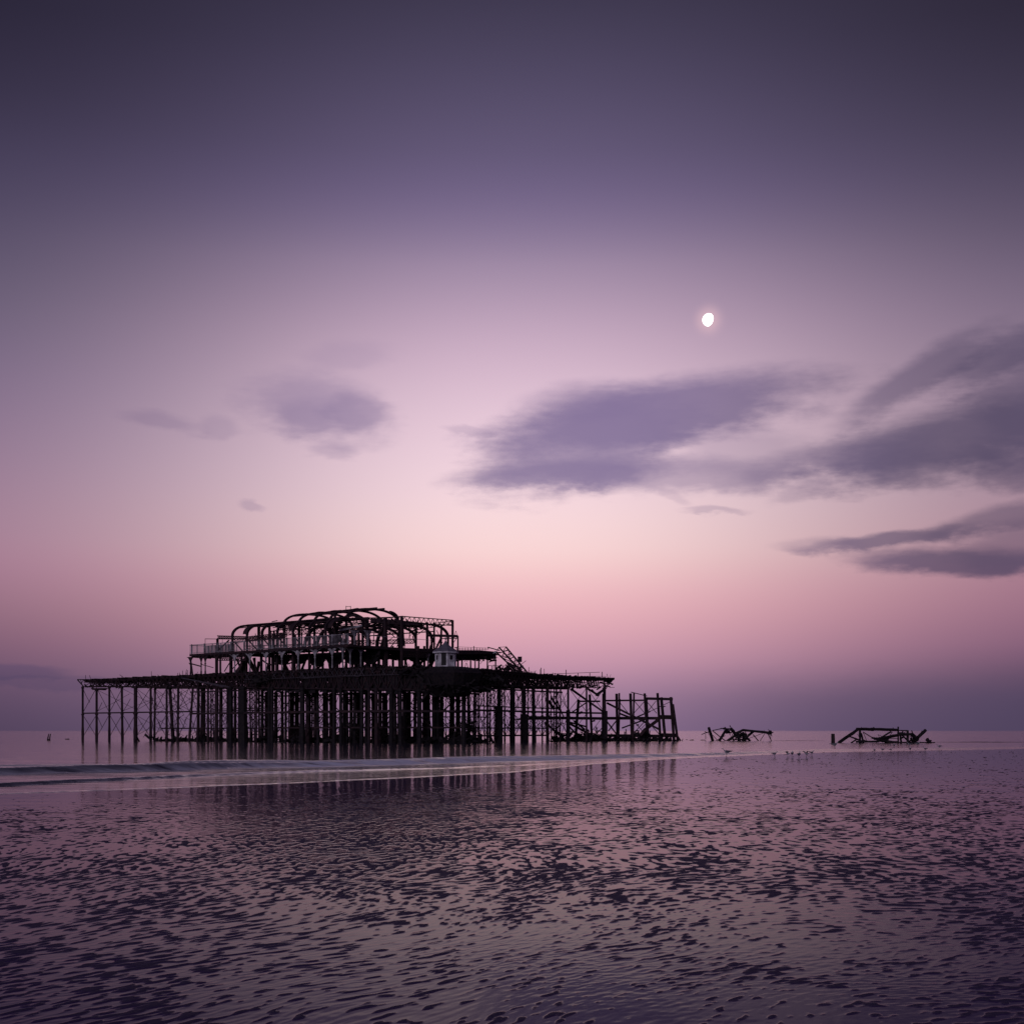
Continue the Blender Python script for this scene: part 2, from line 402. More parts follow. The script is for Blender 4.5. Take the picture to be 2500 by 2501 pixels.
for px, w, z0 in ((1010, 90, 8.9), (1185, 60, 8.3), (650, 100, 8.4)):
    m = MB(); c = pt(px, .4)
    m.rubble((c.x, c.y, z0), w*.05*.6, 1.0, .6, 60, .06, .28, px); m.bar((c.x - 2, c.y, z0), (c.x + 2, c.y, z0), .3, .5); pp.add('hanging_debris', m, WEED, 160)

# columns ------------------------------------------------------------
def column(px, wpx, back=0.0, top=None, lean=(0, 0), casing=False, base=None, mat=None):
    a = pt(px)
    if back:                                                    # a row further in, still seen in this gap
        k = (px - CX)/F; y = a.y + back; a = Vector((k*y, y, 0))
    r = wpx*a.y/F/2; zt = top if top is not None else float(truss_bottom(px)) + .1
    if lean == (0, 0) and rnd.random() < .5: lean = (rnd.uniform(-.14, .14), 0)
    m = MB(); zs = [-1.4, .0, .7, 1.5, 2.3, 3.9, 4.3, 4.7, 6.0, zt]
    zs = [z_ for z_ in zs if z_ < zt] + [zt]
    pts = [a + Vector((lean[0]*(z_/8), lean[1]*(z_/8), z_)) for z_ in zs]
    rr = [r*(1.22 if z_ < 1.6 else 1.0)*rnd.uniform(.95, 1.06) for z_ in zs]
    m.sweep(pts, rr, 8)
    for zc in (4.15, zt - .25):                                 # flange collars
        q = a + Vector((lean[0]*zc/8, lean[1]*zc/8, 0))
        m.sweep([q + Vector((0, 0, zc - .09)), q + Vector((0, 0, zc + .09))], r*1.3 + .03, 8)
    if casing: m.sweep([a + Vector((0, 0, -1)), a + Vector((0, 0, casing))], r*1.25, 8)
    pp.add('column', m, mat or (WEED if wpx > 9 else IRON), a.y)
    return a
left = [(202, 5.2, 0), (236, 5.6, 0), (267, 5.2, 0), (299, 5.6, 0), (331, 8.6, 0), (368, 5.6, 0), (377, 4.6, 5), (407, 5.4, 0), (423, 7.5, 4), (434, 5.6, 0),
        (462, 5.4, 0), (482, 5.0, 0), (491, 4.4, 6), (497, 4.0, 11), (508, 5.4, 0), (528, 9, 0), (537, 5, 6), (563, 12.5, 0), (573, 4.5, 8), (594, 21, 0), (612, 4, 6), (625, 5, 0), (633, 4, 10)]
cols = []
for px, w, bk in left:
    ln = (0, 0)
    if px == 462: ln = (.55, 0)
    if px == 423: ln = (-.5, 0)
    cols.append((px, column(px, w, bk, lean=ln, top=(8.1 if px == 236 else None))))
slits = [(635, 3), (645, 3), (653, 2), (669, 2), (682, 9), (694, 2), (703, 9), (719, 2), (731, 2), (745, 3), (763, 8), (784, 8), (803, 3), (824, 9), (852, 3), (870, 2), (889, 4), (906, 4),
         (932, 3), (948, 4), (971, 4), (1005, 9), (1018, 2), (1031, 3), (1053, 4), (1085, 4), (1093, 8), (1111, 4), (1125, 3), (1139, 4), (1149, 4)]
rows = [0, 3.5, 8, 12.5, 17, 21.5]
for (a, wa), (b, wb) in zip(slits, slits[1:]):
    x0, x1 = a + wa/2, b - wb/2; W = x1 - x0
    if W < 2: continue
    n = max(1, int(round(W/8.5)))
    for i in range(n):
        w = W/n*1.10; cols.append((x0 + (i + .5)*W/n, column(x0 + (i + .5)*W/n, w, rnd.choice(rows[:3] if i % 2 else rows), mat=WEED if rnd.random() < .75 else IRON)))
right = [(1157, 6.5, 0, 0), (1171, 2.6, 9, 0), (1183, 2.8, 5, 0), (1190, 5.6, 0, 0), (1207, 2.5, 10, 0), (1218, 11, 0, 4.9), (1233, 3, 8, 0), (1250, 10.5, 0, 0), (1256, 3, 12, 0), (1279, 10, 0, 3.9),
         (1289, 3, 8, 0), (1304, 9.5, 0, 0), (1324, 3.4, 4, 0), (1338, 4.6, 0, 0), (1359, 3, 5, 0), (1367, 3.2, 0, 0), (1387, 5.6, 0, 4.6), (1432, 4.6, 0, 0), (1476, 8.2, 0, 4.6)]
for px, w, bk, cs in right:
    cols.append((px, column(px, w, bk, casing=cs)))
    if cs:
        a = pt(px); m = MB(); m.box((a.x, a.y, cs/2 - .4), w*1.45*a.y/F, w*1.2*a.y/F, cs + .8, .3); pp.add('column_casing', m, WEED, a.y)
for i in range(90):                                             # inner rows of slim columns, seen through the gaps
    px = rnd.choice([rnd.uniform(480, 640), rnd.uniform(1150, 1380), rnd.uniform(640, 1150), rnd.uniform(640, 1150)])
    column(px, rnd.uniform(2.0, 3.4), rnd.choice([14, 18, 23, 28]), top=8.6)

# horizontal beams ----------------------------------------------------
def beam(px0, px1, z, w, off=0.0, z1=None, mat=IRON, h=None):
    m = MB(); ps = [px0] + [e for e in (470, 600, 720, 840, 960, 1110, 1200, 1300, 1400) if px0 + 5 < e < px1 - 5] + [px1]
    for a, b in zip(ps, ps[1:]):
        za = z + ((z1 or z) - z)*(a - px0)/(px1 - px0); zb = z + ((z1 or z) - z)*(b - px0)/(px1 - px0)
        m.bar(pt(a) + BD(a)*off + Vector((0, 0, za)), pt(b) + BD(b)*off + Vector((0, 0, zb)), w, h or w)
    pp.add('beam', m, mat, pt(px0).y)
beam(202, 470, 4.35, .20); beam(470, 1160, 4.05, .26, -.25); beam(262, 640, 4.45, .16, 3); beam(1160, 1476, 4.25, .26)
beam(465, 640, 7.15, .18); beam(460, 640, 4.75, .13, 4); beam(372, 640, 1.95, .18, 1.5); beam(640, 1160, 2.0, .2, 2)
beam(1140, 1372, 7.15, .22); beam(1140, 1372, 4.85, .16, 3); beam(1140, 1335, 1.95, .16); beam(1160, 1338, .95, .22)
beam(1295, 1476, 3.45, .42, .6); beam(585, 1150, 6.4, .2, 4); beam(640, 1150, 3.4, .14, 9)

# X tie rods between neighbouring columns ------------------------------
def rods(pa, pb, z0, z1, w=.055, p=.93, bend=0.0):
    for A, B in ((z0, z1), (z1, z0)):
        if rnd.random() > p: continue
        m = MB(); q0 = pa + Vector((0, 0, A)); q1 = pb + Vector((0, 0, B))
        if rnd.random() < .15: q1 = q0.lerp(q1, rnd.uniform(.4, .8)) + Vector((0, 0, rnd.uniform(-.6, .1)))
        mid = q0.lerp(q1, .5) + Vector((rnd.uniform(-.05, .05), 0, rnd.uniform(-.12, .04)))
        m.bar(q0, mid, w); m.bar(mid, q1, w)
        pp.add('tie_rod', m, IRON, min(pa.y, pb.y))
allc = sorted(cols, key=lambda t: t[0])
front_c = [c for c in allc if True]
prev = None
for px, a in allc:
    if prev is not None:
        gap = px - prev[0]
        if 7 < gap:
            zt = float(truss_bottom(px))
            rods(prev[1], a, 4.4, zt - .1); rods(prev[1], a, .6, 4.1)
    prev = (px, a)
sel = [c for c in allc if c[0] < 640]
for i in range(0, len(sel) - 2):
    if rnd.random() < .75: rods(sel[i][1], sel[i+2][1] + V*3, 4.6, 8.0, .045)
    if rnd.random() < .6: rods(sel[i][1], sel[i+2][1] + V*3, .8, 4.0, .045)
sel = [c for c in allc if 1140 < c[0] < 1400]
for i in range(0, len(sel) - 2):
    rods(sel[i][1], sel[i+2][1], 4.6, 7.4, .05); rods(sel[i][1], sel[i+2][1], .9, 4.0, .05)
    if rnd.random() < .7: rods(sel[i][1], sel[i+1][1] + V*2, 2, 3.9, .045)
for i in range(150):                                            # inner lattice of the pier head
    px = rnd.uniform(600, 1150); y = dist(px) + rnd.uniform(3, 24); k = (px - CX)/F; a = Vector((k*y, y, 0)); z0 = rnd.choice([.7, 2.1, 4.3, 5.6]); dz = rnd.uniform(1.5, 3.2)
    sg_ = rnd.choice([-1, 1]); m = MB(); m.bar(a + Vector((-1.1*sg_, 0, z0)), a + Vector((1.1*sg_, 0, z0 + dz)), rnd.uniform(.05, .12)); pp.add('tie_rod', m, IRON, 240)
for px, w, h_, sd in ((700, 3, .5, 41), (770, 3, .6, 42), (850, 3, .5, 43), (930, 3, .6, 44), (1010, 3, .4, 45), (1070, 3, .7, 46)):
    a = pt(px, 6); m = MB(); m.bar((a.x - w, a.y, .05), (a.x + w, a.y, .05), .6, .3); m.rubble((a.x, a.y, h_*.3), w, 2.5, h_, 150, .08, .4, sd); pp.add('wreckage_heap', m, WEED, a.y)
for i in range(130):                                            # bent and fallen rods
    px = rnd.choice([rnd.uniform(330, 560), rnd.uniform(1150, 1400)]); a = pt(px, rnd.uniform(0, 6)); z0 = rnd.uniform(2, 7.5)
    d = Vector((rnd.uniform(-1.1, 1.1), rnd.uniform(-.4, .4), rnd.uniform(-1.8, -.4)))
    m = MB(); m.bar(a + Vector((0, 0, z0)), a + d*.6 + Vector((rnd.uniform(-.2, .2), 0, z0)), .05); m.bar(a + d*.6 + Vector((0, 0, z0)), a + d*1.2 + Vector((0, 0, z0)), .05)
    pp.add('tie_rod', m, IRON, 230)
# broken struts near the right wing
for (x0, y0, x1, y1, w) in ((1345, 1704, 1372, 1742, .2), (1340, 1712, 1352, 1732, .3), (1355, 1700, 1376, 1752, .14), (1394, 1682, 1470, 1737, .22), (1398, 1739, 1432, 1716, .16),
                            (1387, 1766, 1440, 1793, .3), (1330, 1765, 1372, 1801, .25), (1390, 1775, 1415, 1803, .2), (1436, 1683, 1462, 1699, .26), (1455, 1698, 1474, 1685, .3), (1445, 1684, 1458, 1700, .14),
                            (1441, 1808, 1470, 1778, .10), (1452, 1796, 1459, 1776, .08), (1460, 1795, 1450, 1780, .08)):
    m = MB(); m.bar(P(x0, y0, 196), P(x1, y1, 197), w); pp.add('fallen_strut', m, IRON, 196)
# left tip: cantilever bracket and hanging boat shaped tray
m = MB(); a = pt(189.5); b = pt(206)
m.bar(P(189, 1660, 207), P(204, 1677, 206.2), .13); m.bar(P(189, 1660, 207), P(210, 1660, 206), .14); m.bar(P(197, 1661, 206.6), P(200, 1671, 206.3), .08); m.bar(P(204, 1662, 206.5), P(197, 1671, 206.5), .08)
m.build('end_bracket', IRON, pier)
m = MB(); m.bar(P(1500, 1657, 200), P(1480, 1678, 200), .15); m.bar(P(1500, 1656.6, 200), P(1462, 1656.6, 199), .16); m.bar(P(1496, 1662, 200), P(1462, 1662, 199), .09)
m.bar(P(1471, 1658, 200), P(1480, 1676, 200), .1); m.bar(P(1489, 1658, 200), P(1480, 1676, 200), .1); m.bar(P(1475, 1658, 200), P(1475, 1676, 200), .1)
m.build('end_bracket', IRON, pier)
m = MB(); D0 = 205
pts_ = [P(224, 1681, D0), P(262, 1681, D0), P(255, 1686, D0), P(228, 1685.5, D0)]
m.plate(pts_, 1.1, (0, 1, 0)); m.build('hanging_walkway', IRON, pier)
# railings on the right wing
m = MB()
m.bar(P(1337, 1646.5, 187), P(1464, 1642, 197), .07); m.bar(P(1350, 1652, 187), P(1480, 1652, 198), .05)
for px, y in ((1321, 1631), (1382, 1636), (1470, 1641)): m.bar(P(px, y, 191), P(px, 1655, 191), .08)
for px in (1355, 1411, 1440): m.bar(P(px, 1644, 192), P(px, 1655, 192), .08)
m.build('handrail', IRON, pier)
for px in range(1298, 1314, 3): m = MB(); m.bar(P(px, 1650, 184), P(px + rnd.uniform(-3, 3), 1650 - rnd.uniform(4, 12), 184), .05); m.build('bent_stanchion', IRON, pier)
for px, y in ((434, 1644), (446, 1638), (458, 1637)): m = MB(); m.bar(P(px, y, 189), P(px, 1655, 189), .05); m.build('bent_stanchion', IRON, pier)
for a_ in ((292, 1648, 303, 1656, 199), (385, 1648, 391, 1655, 193)):
    m = MB(); m.bar(P(a_[0], a_[1], a_[4]), P(a_[2], a_[3], a_[4]), .06); m.build('bent_stanchion', IRON, pier)
# long fallen tubes under the left wing
m = MB(); m.bar(P(443, 1656, 187), P(560, 1678, 178), .14); m.bar(P(450, 1657, 187), P(545, 1678, 179), .1); pp.add('fallen_strut', m, noisy('grey_pipe', (.06, .05, .06), (.11, .09, .11), 2, .6), 178)
for px, w, h_, sd in ((418, 5.5, .5, 1), (460, 1.4, .6, 2), (392, 3.0, .25, 3), (482, 1.4, .35, 4), (530, 2.2, .35, 5), (577, 1.2, .5, 6), (620, 1.6, .9, 7), (700, 2, .6, 8), (1375, 2, .5, 9), (1430, 3.5, .9, 10), (1455, 2.5, .6, 11)):
    a = pt(px, 3); m = MB(); m.rubble((a.x, a.y, h_*.25), w, 2, h_, int(26*w), .06, .30, sd); m.bar((a.x - w*.9, a.y, .02), (a.x + w*.9, a.y, .02), .5, .25)
    m.build('wreckage_heap', WEED, pier)
a = pt(1142, 1)
m = MB(); m.rubble((a.x, a.y, 1.3), .7, .6, 1.7, 70, .1, .35, 21, .2, .8); m.build('weed_clump', WEED, pier)
pp.done()

# ------------------------------------------------------------------ pavilion skeleton
ZB = 12.6
pav = thing('pavilion_skeleton', Q(15, 12, ZD), 'bare iron skeleton of an arched concert hall on top of the pier', 'building')
pv = Parts(pav)
S0 = s_at(466)
frames = [3.5 + 3.23*i for i in range(7)]
# balcony floor (gallery ring) with underside
def ringslab(kind, s0, s1, t0, t1, z0, z1, mat=IRON):
    m = MB(); c = [Q(s0, t0, 0), Q(s1, t0, 0), Q(s1, t1, 0), Q(s0, t1, 0)]
    m.prism([(p.x, p.y) for p in c][::-1], z0, z1); pv.add(kind, m, mat, c[0].y)
ringslab('balcony_floor', -1.0, S0, -.25, 3.2, ZB - .32, ZB - .02)
ringslab('balcony_floor', -1.0, 2.5, 3.2, 24, ZB - .38, ZB - .02)
ringslab('balcony_floor', 23.5, 26.5, 3.2, 14, ZB - .3, ZB - .05)
ringslab('balcony_floor', 2.5, 22, 18.5, 22, ZB - .36, ZB - .04)
for s in np.arange(-.6, S0, .9):                                 # ragged soffit
    m = MB(); m.bar(Q(s, -.35, ZB - .42), Q(s, 3, ZB - .46), .16, rnd.uniform(.1, .28)); pv.add('balcony_joist', m, IRON, 170)
# railing: pale thin mesh panels
m = MB(); zr = 1.28
m.bar(Q(-1, -.2, ZB + zr), Q(S0, -.2, ZB + zr), .07); m.bar(Q(-1, -.2, ZB + .12), Q(S0, -.2, ZB + .12), .05); m.bar(Q(-1, -.2, ZB + zr), Q(-1, 15, ZB + zr), .05)
m.bar(Q(S0, -.2, ZB + zr), Q(S0, 2.5, ZB + zr), .07)
for s in np.arange(-1, S0, .21): m.bar(Q(s, -.2, ZB), Q(s, -.2, ZB + zr), .034 if int(s*5) % 9 else .09)
for s in np.arange(-1, S0, 3.0): m.bar(Q(s, -.2, ZB), Q(s, -.2, ZB + zr + .1), .14)
for s in np.arange(S0 - 7, S0, .17): m.bar(Q(s, 2.4, ZB), Q(s, 2.4, ZB + zr), .06)
m.bar(Q(S0 - 8, 2.4, ZB + zr), Q(S0, 2.4, ZB + zr), .06)
m.build('balcony_railing', PALE, pav)
# ground storey colonnade
def arcade(pxa, mat, w, s_shift=0, t=-.05, span=1.35, rise=1.35, r=rnd):
    s = s_at(pxa); a = Q(s, t, ZD); b = Q(s, t, ZB - .4)
    m = MB(); m.sweep([a, a + Vector((0, 0, .5)), a + Vector((0, 0, .55)), b], [w*1.25, w*1.1, w*.8, w*.8], 8)
    m.sweep([a + Vector((0, 0, 1.45)), a + Vector((0, 0, 1.6))], w*1.3, 8)
    for sg in (-1, 1):                                          # spandrel brackets, solid quarter curves
        n = 7; poly = [Q(s, t, ZB - .4 - rise)]
        for i in range(n + 1):
            an = math.pi/2*i/n
            poly.append(Q(s + sg*span*(1 - math.cos(an)), t, ZB - .4 - rise + rise*math.sin(an)))
        poly.append(Q(s, t, ZB - .4))
        m.plate(poly, .10, V)
    pv.add('arcade_column', m, mat, a.y)
for p in (466, 492, 502, 529): arcade(p, IRON, .10, span=1.0)
for p in (574, 611, 650, 689, 729, 770, 812): arcade(p, PALE, .10)
def post(p0, y0, y1, D0, w, kind='post', x1=None, mat=IRON):
    m = MB(); m.bar(P(p0, y0, D0), P(x1 if x1 is not None else p0, y1, D0), w); pv.add(kind, m, mat, D0)
for p, y, w in ((529, 1590, .32), (564, 1590, .34), (717, 1585, .42), (638, 1590, .28), (666, 1590, .3), (677, 1590, .28), (755, 1585, .22), (538, 1590, .2), (601, 1590, .3), (590, 1590, .22)):
    post(p, y, 1650, dist(p) + 2.5, w)
# corner and right facade colonnade of the hall (along V)
def arcade_v(px, D0, mat, w):
    top = zy(1573 + (px - 840)*.07, D0)
    a = P(px, 1640, D0); a.z = ZD; b = Vector((a.x, a.y, min(top, ZB - .4)))
    m = MB(); m.sweep([a, b], w, 8)
    for sg in (-1, 1):
        poly = [b + Vector((0, 0, -1.3))]
        for i in range(8):
            an = math.pi/2*i/7; poly.append(b + V*(sg*1.0*(1 - math.cos(an))) + Vector((0, 0, -1.3 + 1.3*math.sin(an))))
        poly.append(b.copy()); m.plate(poly, .1, U)
    pv.add('arcade_column', m, mat, D0)
for px, D0, mat in ((837, 167, PALE), (855, 167.5, PALE), (881, 169, PALE), (1045, 178, PALE), (960, 186, IRON), (974, 187, IRON), (1010, 190, IRON), (990, 189, IRON)):
    arcade_v(px, D0, mat, .10)
for px, w, D0 in ((897, .25, 172), (941, .48, 172), (981, .30, 171), (1020, .34, 175), (959, .2, 177), (1036, .24, 180), (870, .2, 176), (915, .25, 178), (925, .3, 183)):
    post(px, 1578 if px != 981 else 1505, 1640, D0, w)
# dark drum-shaped inner fascia behind the arcade: half round panels hanging under the gallery
for i, p in enumerate((632, 670, 709, 749, 791, 828)):
    s = s_at(p); m = MB()
    n = 9; poly = [Q(s + 1.75, 4 + i*.3, ZB - .5)]
    for k in range(n + 1):
        an = math.pi*k/n; poly.append(Q(s + 1.75*math.cos(an), 4 + i*.3, ZB - .9 - (1.0 if i < 2 else 1.4)*math.sin(an)))
    poly.append(Q(s - 1.75, 4 + i*.3, ZB - .5))
    m.plate(poly, .25, V); 
    c = Q(s, 4.5, 0); m.rubble((c.x, c.y, ZB - 1.1), 1.5, 1.0, .5, 20, .05, .18, i, .3, 1.0)
    pv.add('gallery_drum', m, WEED, 175)
m = MB(); c = Q(-1, 9, 0)
for i in range(220):
    s, t = rnd.uniform(1, 3), rnd.uniform(3, 22); a = Q(s, t, rnd.uniform(ZB - 1.25, ZB - .5))
    d = V*rnd.uniform(.3, 1.2) + Vector((0, 0, rnd.uniform(-.25, .25))); m.bar(a - d, a + d, rnd.uniform(.08, .3))
m.build('charred_ceiling', WEED, pav)
for i in range(40):                                               # inner ground floor clutter
    px = rnd.uniform(580, 1060); D0 = rnd.uniform(176, 195); y = rnd.uniform(1590, 1625)
    post(px, y, 1645, D0, rnd.uniform(.06, .22), 'inner_strut', px + rnd.uniform(-16, 16) if rnd.random() < .5 else px)
for (x0, y0, x1, y1, w) in ((603, 1605, 626, 1645, .45), (580, 1645, 605, 1600, .35), (578, 1610, 592, 1643, .2), (632, 1618, 628, 1645, .35), (560, 1642, 590, 1610, .1), (548, 1640, 560, 1620, .1), (600, 1610, 575, 1642, .2),
                            (690, 1610, 705, 1640, .2), (745, 1615, 735, 1640, .25), (790, 1622, 765, 1640, .2), (800, 1645, 840, 1605, .3), (1000, 1640, 1030, 1600, .35), (1015, 1640, 1040, 1600, .25), (1045, 1640, 1062, 1600, .4), (1030, 1636, 1022, 1606, .15),
                            (880, 1640, 910, 1612, .4), (860, 1640, 880, 1620, .3), (920, 1625, 945, 1636, .5)):
    m = MB(); m.bar(P(x0, y0, 181), P(x1, y1, 183), w); pv.add('inner_strut', m, IRON, 181)
m = MB(); m.plate([P(584, 1645, 183), P(598, 1645, 183), P(598, 1622, 183), P(590, 1615, 183), P(583, 1628, 183)], .3, (0, 1, 0)); pv.add('hanging_sheet', m, DARK, 183)
m = MB()
for i in range(14):                                               # sagging curved pipes on the left ground storey
    pass
for x0, sag in ((640, 12), (676, 10)):
    m.sweep([P(x0 + 46*k/8, 1612 + sag*math.sin(math.pi*k/8), 180) for k in range(9)], .12, 6)
pv.add('sagging_pipe', m, IRON, 180)
# stray bars at left of the ground storey
for (x0, y0, x1, y1, w) in ((462, 1620, 492, 1628, .16), (492, 1623, 521, 1631, .09), (466, 1616, 470, 1648, .2), (440, 1650, 440, 1648, .1)):
    m = MB(); m.bar(P(x0, y0, 187), P(x1, y1, 186), w); pv.add('bent_bar', m, IRON, 186)
# thin frame over the left balcony
m = MB(); D0 = 187
m.bar(P(501, 1560.5, D0), P(566, 1561.5, D0 - 4), .08); m.bar(P(501, 1560, D0), P(501, 1582, D0), .05); m.bar(P(531, 1560, D0 - 1), P(531, 1592, D0 - 1), .26)
m.bar(P(533, 1588, D0 - 1), P(559, 1564, D0 - 2), .16); m.bar(P(541, 1582, D0 - 1), P(556, 1566, D0 - 2), .09); m.bar(P(543, 1560, D0), P(543, 1585, D0), .04)
m.build('balcony_frame', IRON, pav)
m = MB(); m.truss(P(531, 1553, 185), P(600, 1555, 179), .36, 12, .12, .06, 'X'); m.truss(P(600, 1556, 179), P(700, 1545, 173), .55, 18, .11, .06, 'X', jit=.1)
pv.add('lattice_girder', m, IRON, 180)
for a_, b_, dep, n, sty in ((( 532, 1600, 184), (600, 1600, 180), .75, 12, 'X'), ((565, 1562, 190), (690, 1550, 186), .5, 16, 'X'), ((690, 1519, 186), (800, 1512, 178), .75, 14, 'W'), ((690, 1540, 190), (900, 1528, 184), .7, 22, 'X'),
                        ((880, 1583, 171), (1060, 1588, 180), .0, 1, ''), ((983, 1590, 171), (1045, 1592, 176), .75, 12, 'X'), ((895, 1590, 176), (941, 1592, 176), .7, 8, 'X'), ((800, 1566, 195), (1010, 1562, 190), .55, 26, 'X'),
                        ((600, 1578, 196), (800, 1572, 194), .5, 22, 'X'), ((815, 1512, 186), (900, 1508, 186), .9, 10, 'W'), ((900, 1535, 190), (985, 1540, 188), .6, 10, 'X'), ((805, 1530, 180), (890, 1528, 188), .8, 8, 'W')):
    m = MB(); p, q = P(*a_), P(*b_)
    if n == 1: m.bar(p, q, .4, .32)
    else: m.truss(p, q, dep, n, .11, .06, sty, jit=.08, miss=.06)
    pv.add('lattice_girder', m, IRON, p.y)
# aisle ribs and nave arches -------------------------------------------
W = 23.0
def arc(s, t0, t1, z0, z1, n=10, skew=0.0):
    "quarter ellipse rising from (t0, z0) to (t1, z1)"
    return [Q(s + skew*i/n, t0 + (t1 - t0)*(1 - math.cos(math.pi/2*i/n)), z0 + (z1 - z0)*math.sin(math.pi/2*i/n)) for i in range(n + 1)]
def band(m, pts, w, h):
    for a, b in zip(pts, pts[1:]):
        e = (b - a).normalized()*.04; m.bar(a - e, b + e, w, h, up=(U if abs((b-a).normalized().dot(U)) < .9 else None))
for i, s in enumerate(frames):
    m = MB()
    m.bar(Q(s, 0, ZB), Q(s, 0, 14.8), .24, .26)
    band(m, arc(s, 0, 2.9, 14.8, 16.35), .30, .28)
    m.bar(Q(s, 2.9, 16.35), Q(s, 6.5, 16.4), .2, .2)
    m.bar(Q(s, .3, 14.0), Q(s, 1.9, ZB), .14)
    pv.add('aisle_rib', m, IRON, s)
    if i in (0, 2, 5):                                            # sheet remnants still bent over the ribs
        a = arc(s, .2, 2.9, 14.95, 16.42, 6); b = arc(s + (1.2 if i else -1.0), .2, 2.9, 14.95, 16.42, 6)
        m = MB()
        for k in range(6): m.add([a[k], a[k+1], b[k+1], b[k], a[k] - Vector((0, 0, .05)), a[k+1] - Vector((0, 0, .05)), b[k+1] - Vector((0, 0, .05)), b[k] - Vector((0, 0, .05))],
                                 [(0, 1, 2, 3), (7, 6, 5, 4), (0, 4, 5, 1), (2, 6, 7, 3), (0, 3, 7, 4), (1, 5, 6, 2)])
        pv.add('roof_sheet', m, IRON, s)
    m = MB()                                                      # far aisle, mirrored
    m.bar(Q(s, W, ZD), Q(s, W, 14.9), .22, .24)
    band(m, arc(s, W, W - 3.2, 14.9, 16.5), .32, .28)
    m.bar(Q(s, W - 3.2, 16.5), Q(s, 16.5, 16.55), .22, .2)
    pv.add('aisle_rib', m, IRON, s + 60)
    for t, zt in ((6.5, 16.6), (16.5, 16.6)):
        m = MB(); m.bar(Q(s, t, ZD), Q(s, t, zt), .26); pv.add('hall_column', m, IRON, t)
for s in (19.7, 16.45, 13.2, 10.0, 6.8):
    m = MB()
    band(m, arc(s, 6.5, 11.0, 16.6, 18.3, 12), .27, .27); band(m, arc(s, 16.5, 12.4, 16.6, 18.3, 12), .27, .27)
    m.bar(Q(s, 10.9, 18.3), Q(s, 12.5, 18.3), .26)
    pv.add('nave_arch', m, IRON, s)
m = MB(); band(m, arc(8.5, 17.5, 13.5, 16.5, 18.0, 10, -3), .3, .3); pv.add('nave_arch', m, IRON, 5)
# inner arches under the nave
for s, t, w in ((15, 9, 3.2), (8.5, 9, 3.4), (11.5, 12, 3.4), (5, 13, 2.6), (17.5, 13, 2.8)):
    m = MB(); zc = 13.2 if s != 8.5 else 14.4
    pts_ = [Q(s - w*math.cos(math.pi*k/14), t, zc + 3.0*math.sin(math.pi*k/14)) for k in range(15)]
    band(m, pts_, .36, .34); pv.add('inner_arch', m, IRON, t)
# purlins
for t, z_, w, h_ in ((0.9, 15.85, .1, .1), (2.9, 16.42, .14, .18), (4.6, 16.45, .12, .12), (6.5, 16.5, .16, .24)):
    m = MB(); m.bar(Q(2.2, t, z_), Q(23.4, t, z_ + .05), w, h_); pv.add('purlin', m, IRON, t)
for t, z_, w in ((8.2, 17.85, .12), (11.0, 18.36, .18), (12.4, 18.36, .18), (15.6, 17.5, .12), (16.5, 16.6, .2), (19.8, 16.55, .18), (22, 15.8, .12)):
    m = MB(); m.bar(Q(5.5, t, z_), Q(20.2, t, z_), w, w*1.3); pv.add('purlin', m, IRON, t)
# torn roofing hanging between purlins: droopy strips
def sheet(s0, s1, t0, t1, z_, sag, seed, th=.06):
    r = random.Random(seed); n = 16; m = MB(); top = []; bot = []
    for i in range(n + 1):
        s = s0 + (s1 - s0)*i/n; w = abs(math.sin(math.pi*i*.5)) if False else r.random()
        dz = sag*(.4*math.sin(i*1.1 + seed) + r.uniform(-.3, .3))
        top.append(Q(s, t0, z_ + dz*.5)); bot.append(Q(s, t0 + (t1 - t0)*(.75 + .25*w), z_ - abs(dz)*.7))
    for i in range(n):
        v = [top[i], top[i+1], bot[i+1], bot[i]]; v2 = [p - Vector((0, 0, th)) for p in v]
        m.add(v + v2, [(0, 1, 2, 3), (7, 6, 5, 4), (0, 4, 5, 1), (2, 6, 7, 3), (0, 3, 7, 4), (1, 5, 6, 2)])
    return m
for a_ in ((9, 19.8, 10.6, 13.0, 18.5, .30, 1), (6.5, 18.9, 3.0, 4.9, 16.35, .4, 2), (3.2, 12.0, 3.0, 4.6, 16.2, .4, 3), (3.5, 9.5, 16.0, 19.5, 16.8, .3, 4), (9.5, 15, 6.6, 7.8, 16.2, .6, 5)):
    pv.add('roof_sheet', sheet(*a_), IRON, 5)
m = MB()                                                          # dark collapsed roof valley between nave and near aisle
for i in range(90):
    s = rnd.uniform(4, 19.5); a = Q(s, rnd.uniform(3.2, 7), 15.95 + rnd.gauss(0, .25)); d = U*rnd.uniform(.3, 1.3) + V*rnd.uniform(-.5, .5) + Vector((0, 0, rnd.uniform(-.3, .3)))
    m.bar(a - d, a + d, rnd.uniform(.04, .14))
m.build('roof_wreckage', IRON, pav)
m = MB()
for k in range(10):
    x0 = 905 + k*12; m.bar(P(x0, 1515 + k*1.0, 176), P(x0 + 13, 1516 + k*1.0, 176), .5, .6 if k < 8 else .4)
    m.rubble(P(x0 + 5, 1520 + k, 176.5), 1, .6, .7, 8, .05, .2, k)
m.build('roof_fascia', IRON, pav)
